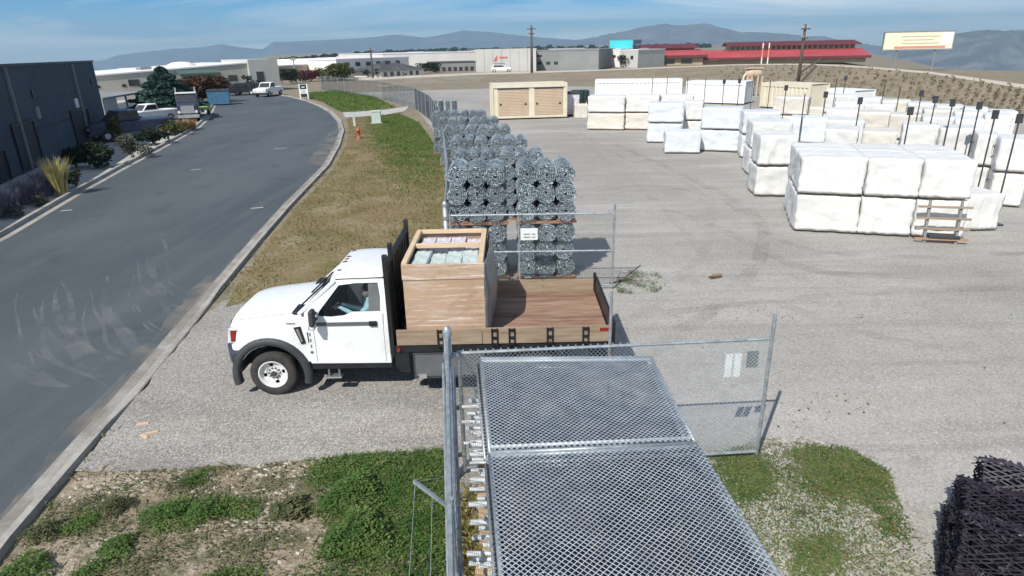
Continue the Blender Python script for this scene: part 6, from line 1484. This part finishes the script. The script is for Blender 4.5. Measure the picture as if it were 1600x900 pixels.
def weed_bush(px, py, wpx_, hm, leaf, label, n, size):
    b_ = U(px, py); R = wpx_*(b_-Vector((0, 0, CH))).length/FPX/2; o = empty('weed_bush', b_, 0, label, 'weed'); rs = random.Random(int(px))
    mb = MB()
    for i in range(9): a = i*.7; mb.tube([(0, 0, 0), (math.cos(a)*R*.5, math.sin(a)*R*.5, hm*.7)], [.008, .003], 4)
    mb.build('stems', A['weeddark'], o)
    v = []
    for i in range(n):
        a = rs.uniform(0, 6.283); t = math.sqrt(rs.random()); r = R*t*(1+.25*math.sin(a*3+px)+.12*math.sin(a*7)); z = hm*math.sqrt(max(0, 1-t*t*.95))*rs.uniform(.25, 1.05); v.append((math.cos(a)*r, math.sin(a)*r, z))
    zmap = {(p[0], p[1]): p[2] for p in v}
    leaves([(p[0], p[1]) for p in v], size, int(py), lambda p, r_: zmap[p], .8).build('leaves', A[leaf], o, norecalc=True)
weed_bush(556, 778, 76, .30, 'weed', 'dense green weed bush at the driveway edge', 4200, .032)
weed_bush(562, 845, 90, .32, 'weed', 'larger dense green weed bush below the driveway-edge bush', 4600, .032)
weed_bush(262, 812, 62, .20, 'weed', 'green weed bush left of the pale bare patch', 2200, .028)
weed_bush(315, 808, 46, .18, 'weed', 'green weed bush touching the pale bare patch', 1600, .028)
weed_bush(182, 797, 36, .2, 'weeddark', 'dull green weed beside the kerb, upper one', 1100, .026)
weed_bush(186, 858, 40, .14, 'weed', 'small green weed in the lower left', 1100, .026)
weed_bush(66, 838, 40, .18, 'weeddark', 'dull green weed at the kerb, lower one', 1100, .026)
weed_bush(40, 900, 60, .2, 'weed', 'green weed at the bottom left corner', 1600, .028)
weed_bush(456, 800, 50, .16, 'weeddark', 'broad-leaved weed right of the pale bare patch', 700, .05)
shrub(1262, 806, 46, .10, 'bushgrey', 'spiky grey rosette weed in the gate-side gravel', 46, .045, 'rosette_weed', True, 'weed')
tag(blades(scatter(near_poly, 500, 41, lambda p: .3+.9*nz(p, 1.4, 6)), .15, .0025, 42).build('dry_stalks', A['grassdry'], norecalc=True), 'thin dry stalks standing among the near weeds', kind='stuff')
ke = [(p[0]+.16, p[1]) for p in Rr[2:13]] + [(p[0]+.42, p[1]) for p in reversed(Rr[2:13])]
tag(blades(scatter(ke, 3500, 43, lambda p: 0.0 if ya-.6 < p[1] < KYB+.4 else max(0, .4+1.2*nz(p, .9, 8))), .10, .008, 44).build('kerb_grass', A['grassdry'], norecalc=True), 'grass creeping over the kerb edge', kind='stuff')
yw = [(FL(16), 15.5), (2, 15.5), (8, 14), (16, 12), (14, 7), (5.5, 7.2), (2.6, 10), (2.6, 14)]
tag(leaves(scatter(yw, 350, 45, lambda p: 1 if nz(p, .8, 12) > .28 else .03), .035, 46, lambda p, rs: rs.uniform(.004, .03), .4).build('stray_weeds', A['weeddark'], norecalc=True), 'stray low weeds on the open gravel', kind='stuff')
# scrub on the bank
def sfn(rs):
    x = rs.uniform(1130, 1640); yb_ = np.interp(x, [1130, 1260, 1350, 1450, 1600, 1650], [130, 138, 146, 156, 176, 182]); yc = np.interp(x, [1130, 1260, 1350, 1450, 1600, 1650], [105, 104, 109, 118, 141, 148])
    t = rs.random(); hz_ = np.interp(x, [1130, 1260, 1350, 1450, 1600, 1650], [1.4, 1.9, 2.1, 1.9, 1.3, 1.1])*smooth(0, 1, t); y = yb_+(yc-yb_)*t
    cx = round(x/11)*11; t2 = round(t*5)/5; p = U(cx+5*math.sin(cx*3+t2*40)+rs.gauss(0, 1.3), yb_+(yc-yb_)*(t2+rs.gauss(0, .02)+.05*math.sin(cx)), hz_); return (p.x, p.y, hz_+rs.uniform(0, .28)), 1
tag(leafcloud(5000, sfn, .10, 31).build('scrub', A['scrub'], norecalc=True), 'low grey-brown scrub covering the dirt bank', kind='stuff')
# fallen branch and litter
o = empty('fallen_branch', U(985, 440), .3, 'dead fallen branch beside the far gate end', 'branch'); rs = random.Random(5)
MB().tube([(-.6, 0, .03), (0, .1, .05), (.5, .5, .1)], [.02, .016, .006], 5).build('stem', A['bark'], o)
for i in range(14): a = rs.uniform(0, 6.28); MB().tube([(rs.uniform(-.4, .4), rs.uniform(0, .3), .04), (math.cos(a)*.6, math.sin(a)*.6+.2, rs.uniform(.02, .12))], [.008, .003], 4).build('twig', A['bark'], o)
o = empty('scrap_piece', U(1118, 434), .4, 'small dark scrap lying on the open gravel', 'scrap')
MB().box(-.18, .16, -.06, .06, 0, .05).build('board', A['bark'], o); MB().box(-.05, .2, -.02, .1, .05, .08).build('sliver', A['wood'], o)
for i, (x, y, a) in enumerate(((223, 663, .3), (226, 683, -.6), (238, 677, .5))):
    o = empty('timber_scrap', U(x, y), a, f'pale timber scrap on the driveway gravel, {ORD[i]} from the road', 'scrap'); MB().box(-.09, .09, -.02, .02, 0, .025).build('board', A['lumber'], o); MB().box(-.07, .02, .02, .035, 0, .02).build('splinter', A['lumber'], o)
# ------------------------------------------------------------------ air
hz = MB().box(-9500, 9500, -300, 9900, -800, 330).build('haze', A['mark']); hz.data.materials.clear()
hm_ = bpy.data.materials.new('valley_haze'); hm_.use_nodes = True; t = hm_.node_tree; t.nodes.clear()
ou = t.nodes.new('ShaderNodeOutputMaterial'); pv = t.nodes.new('ShaderNodeVolumePrincipled'); t.links.new(pv.outputs[0], ou.inputs['Volume'])
pv.inputs['Color'].default_value = (.45, .70, .93, 1); pv.inputs['Density'].default_value = 1.6e-4; pv.inputs['Anisotropy'].default_value = .1
hz.data.materials.append(hm_); tag(hz, 'pale blue valley haze', kind='stuff')
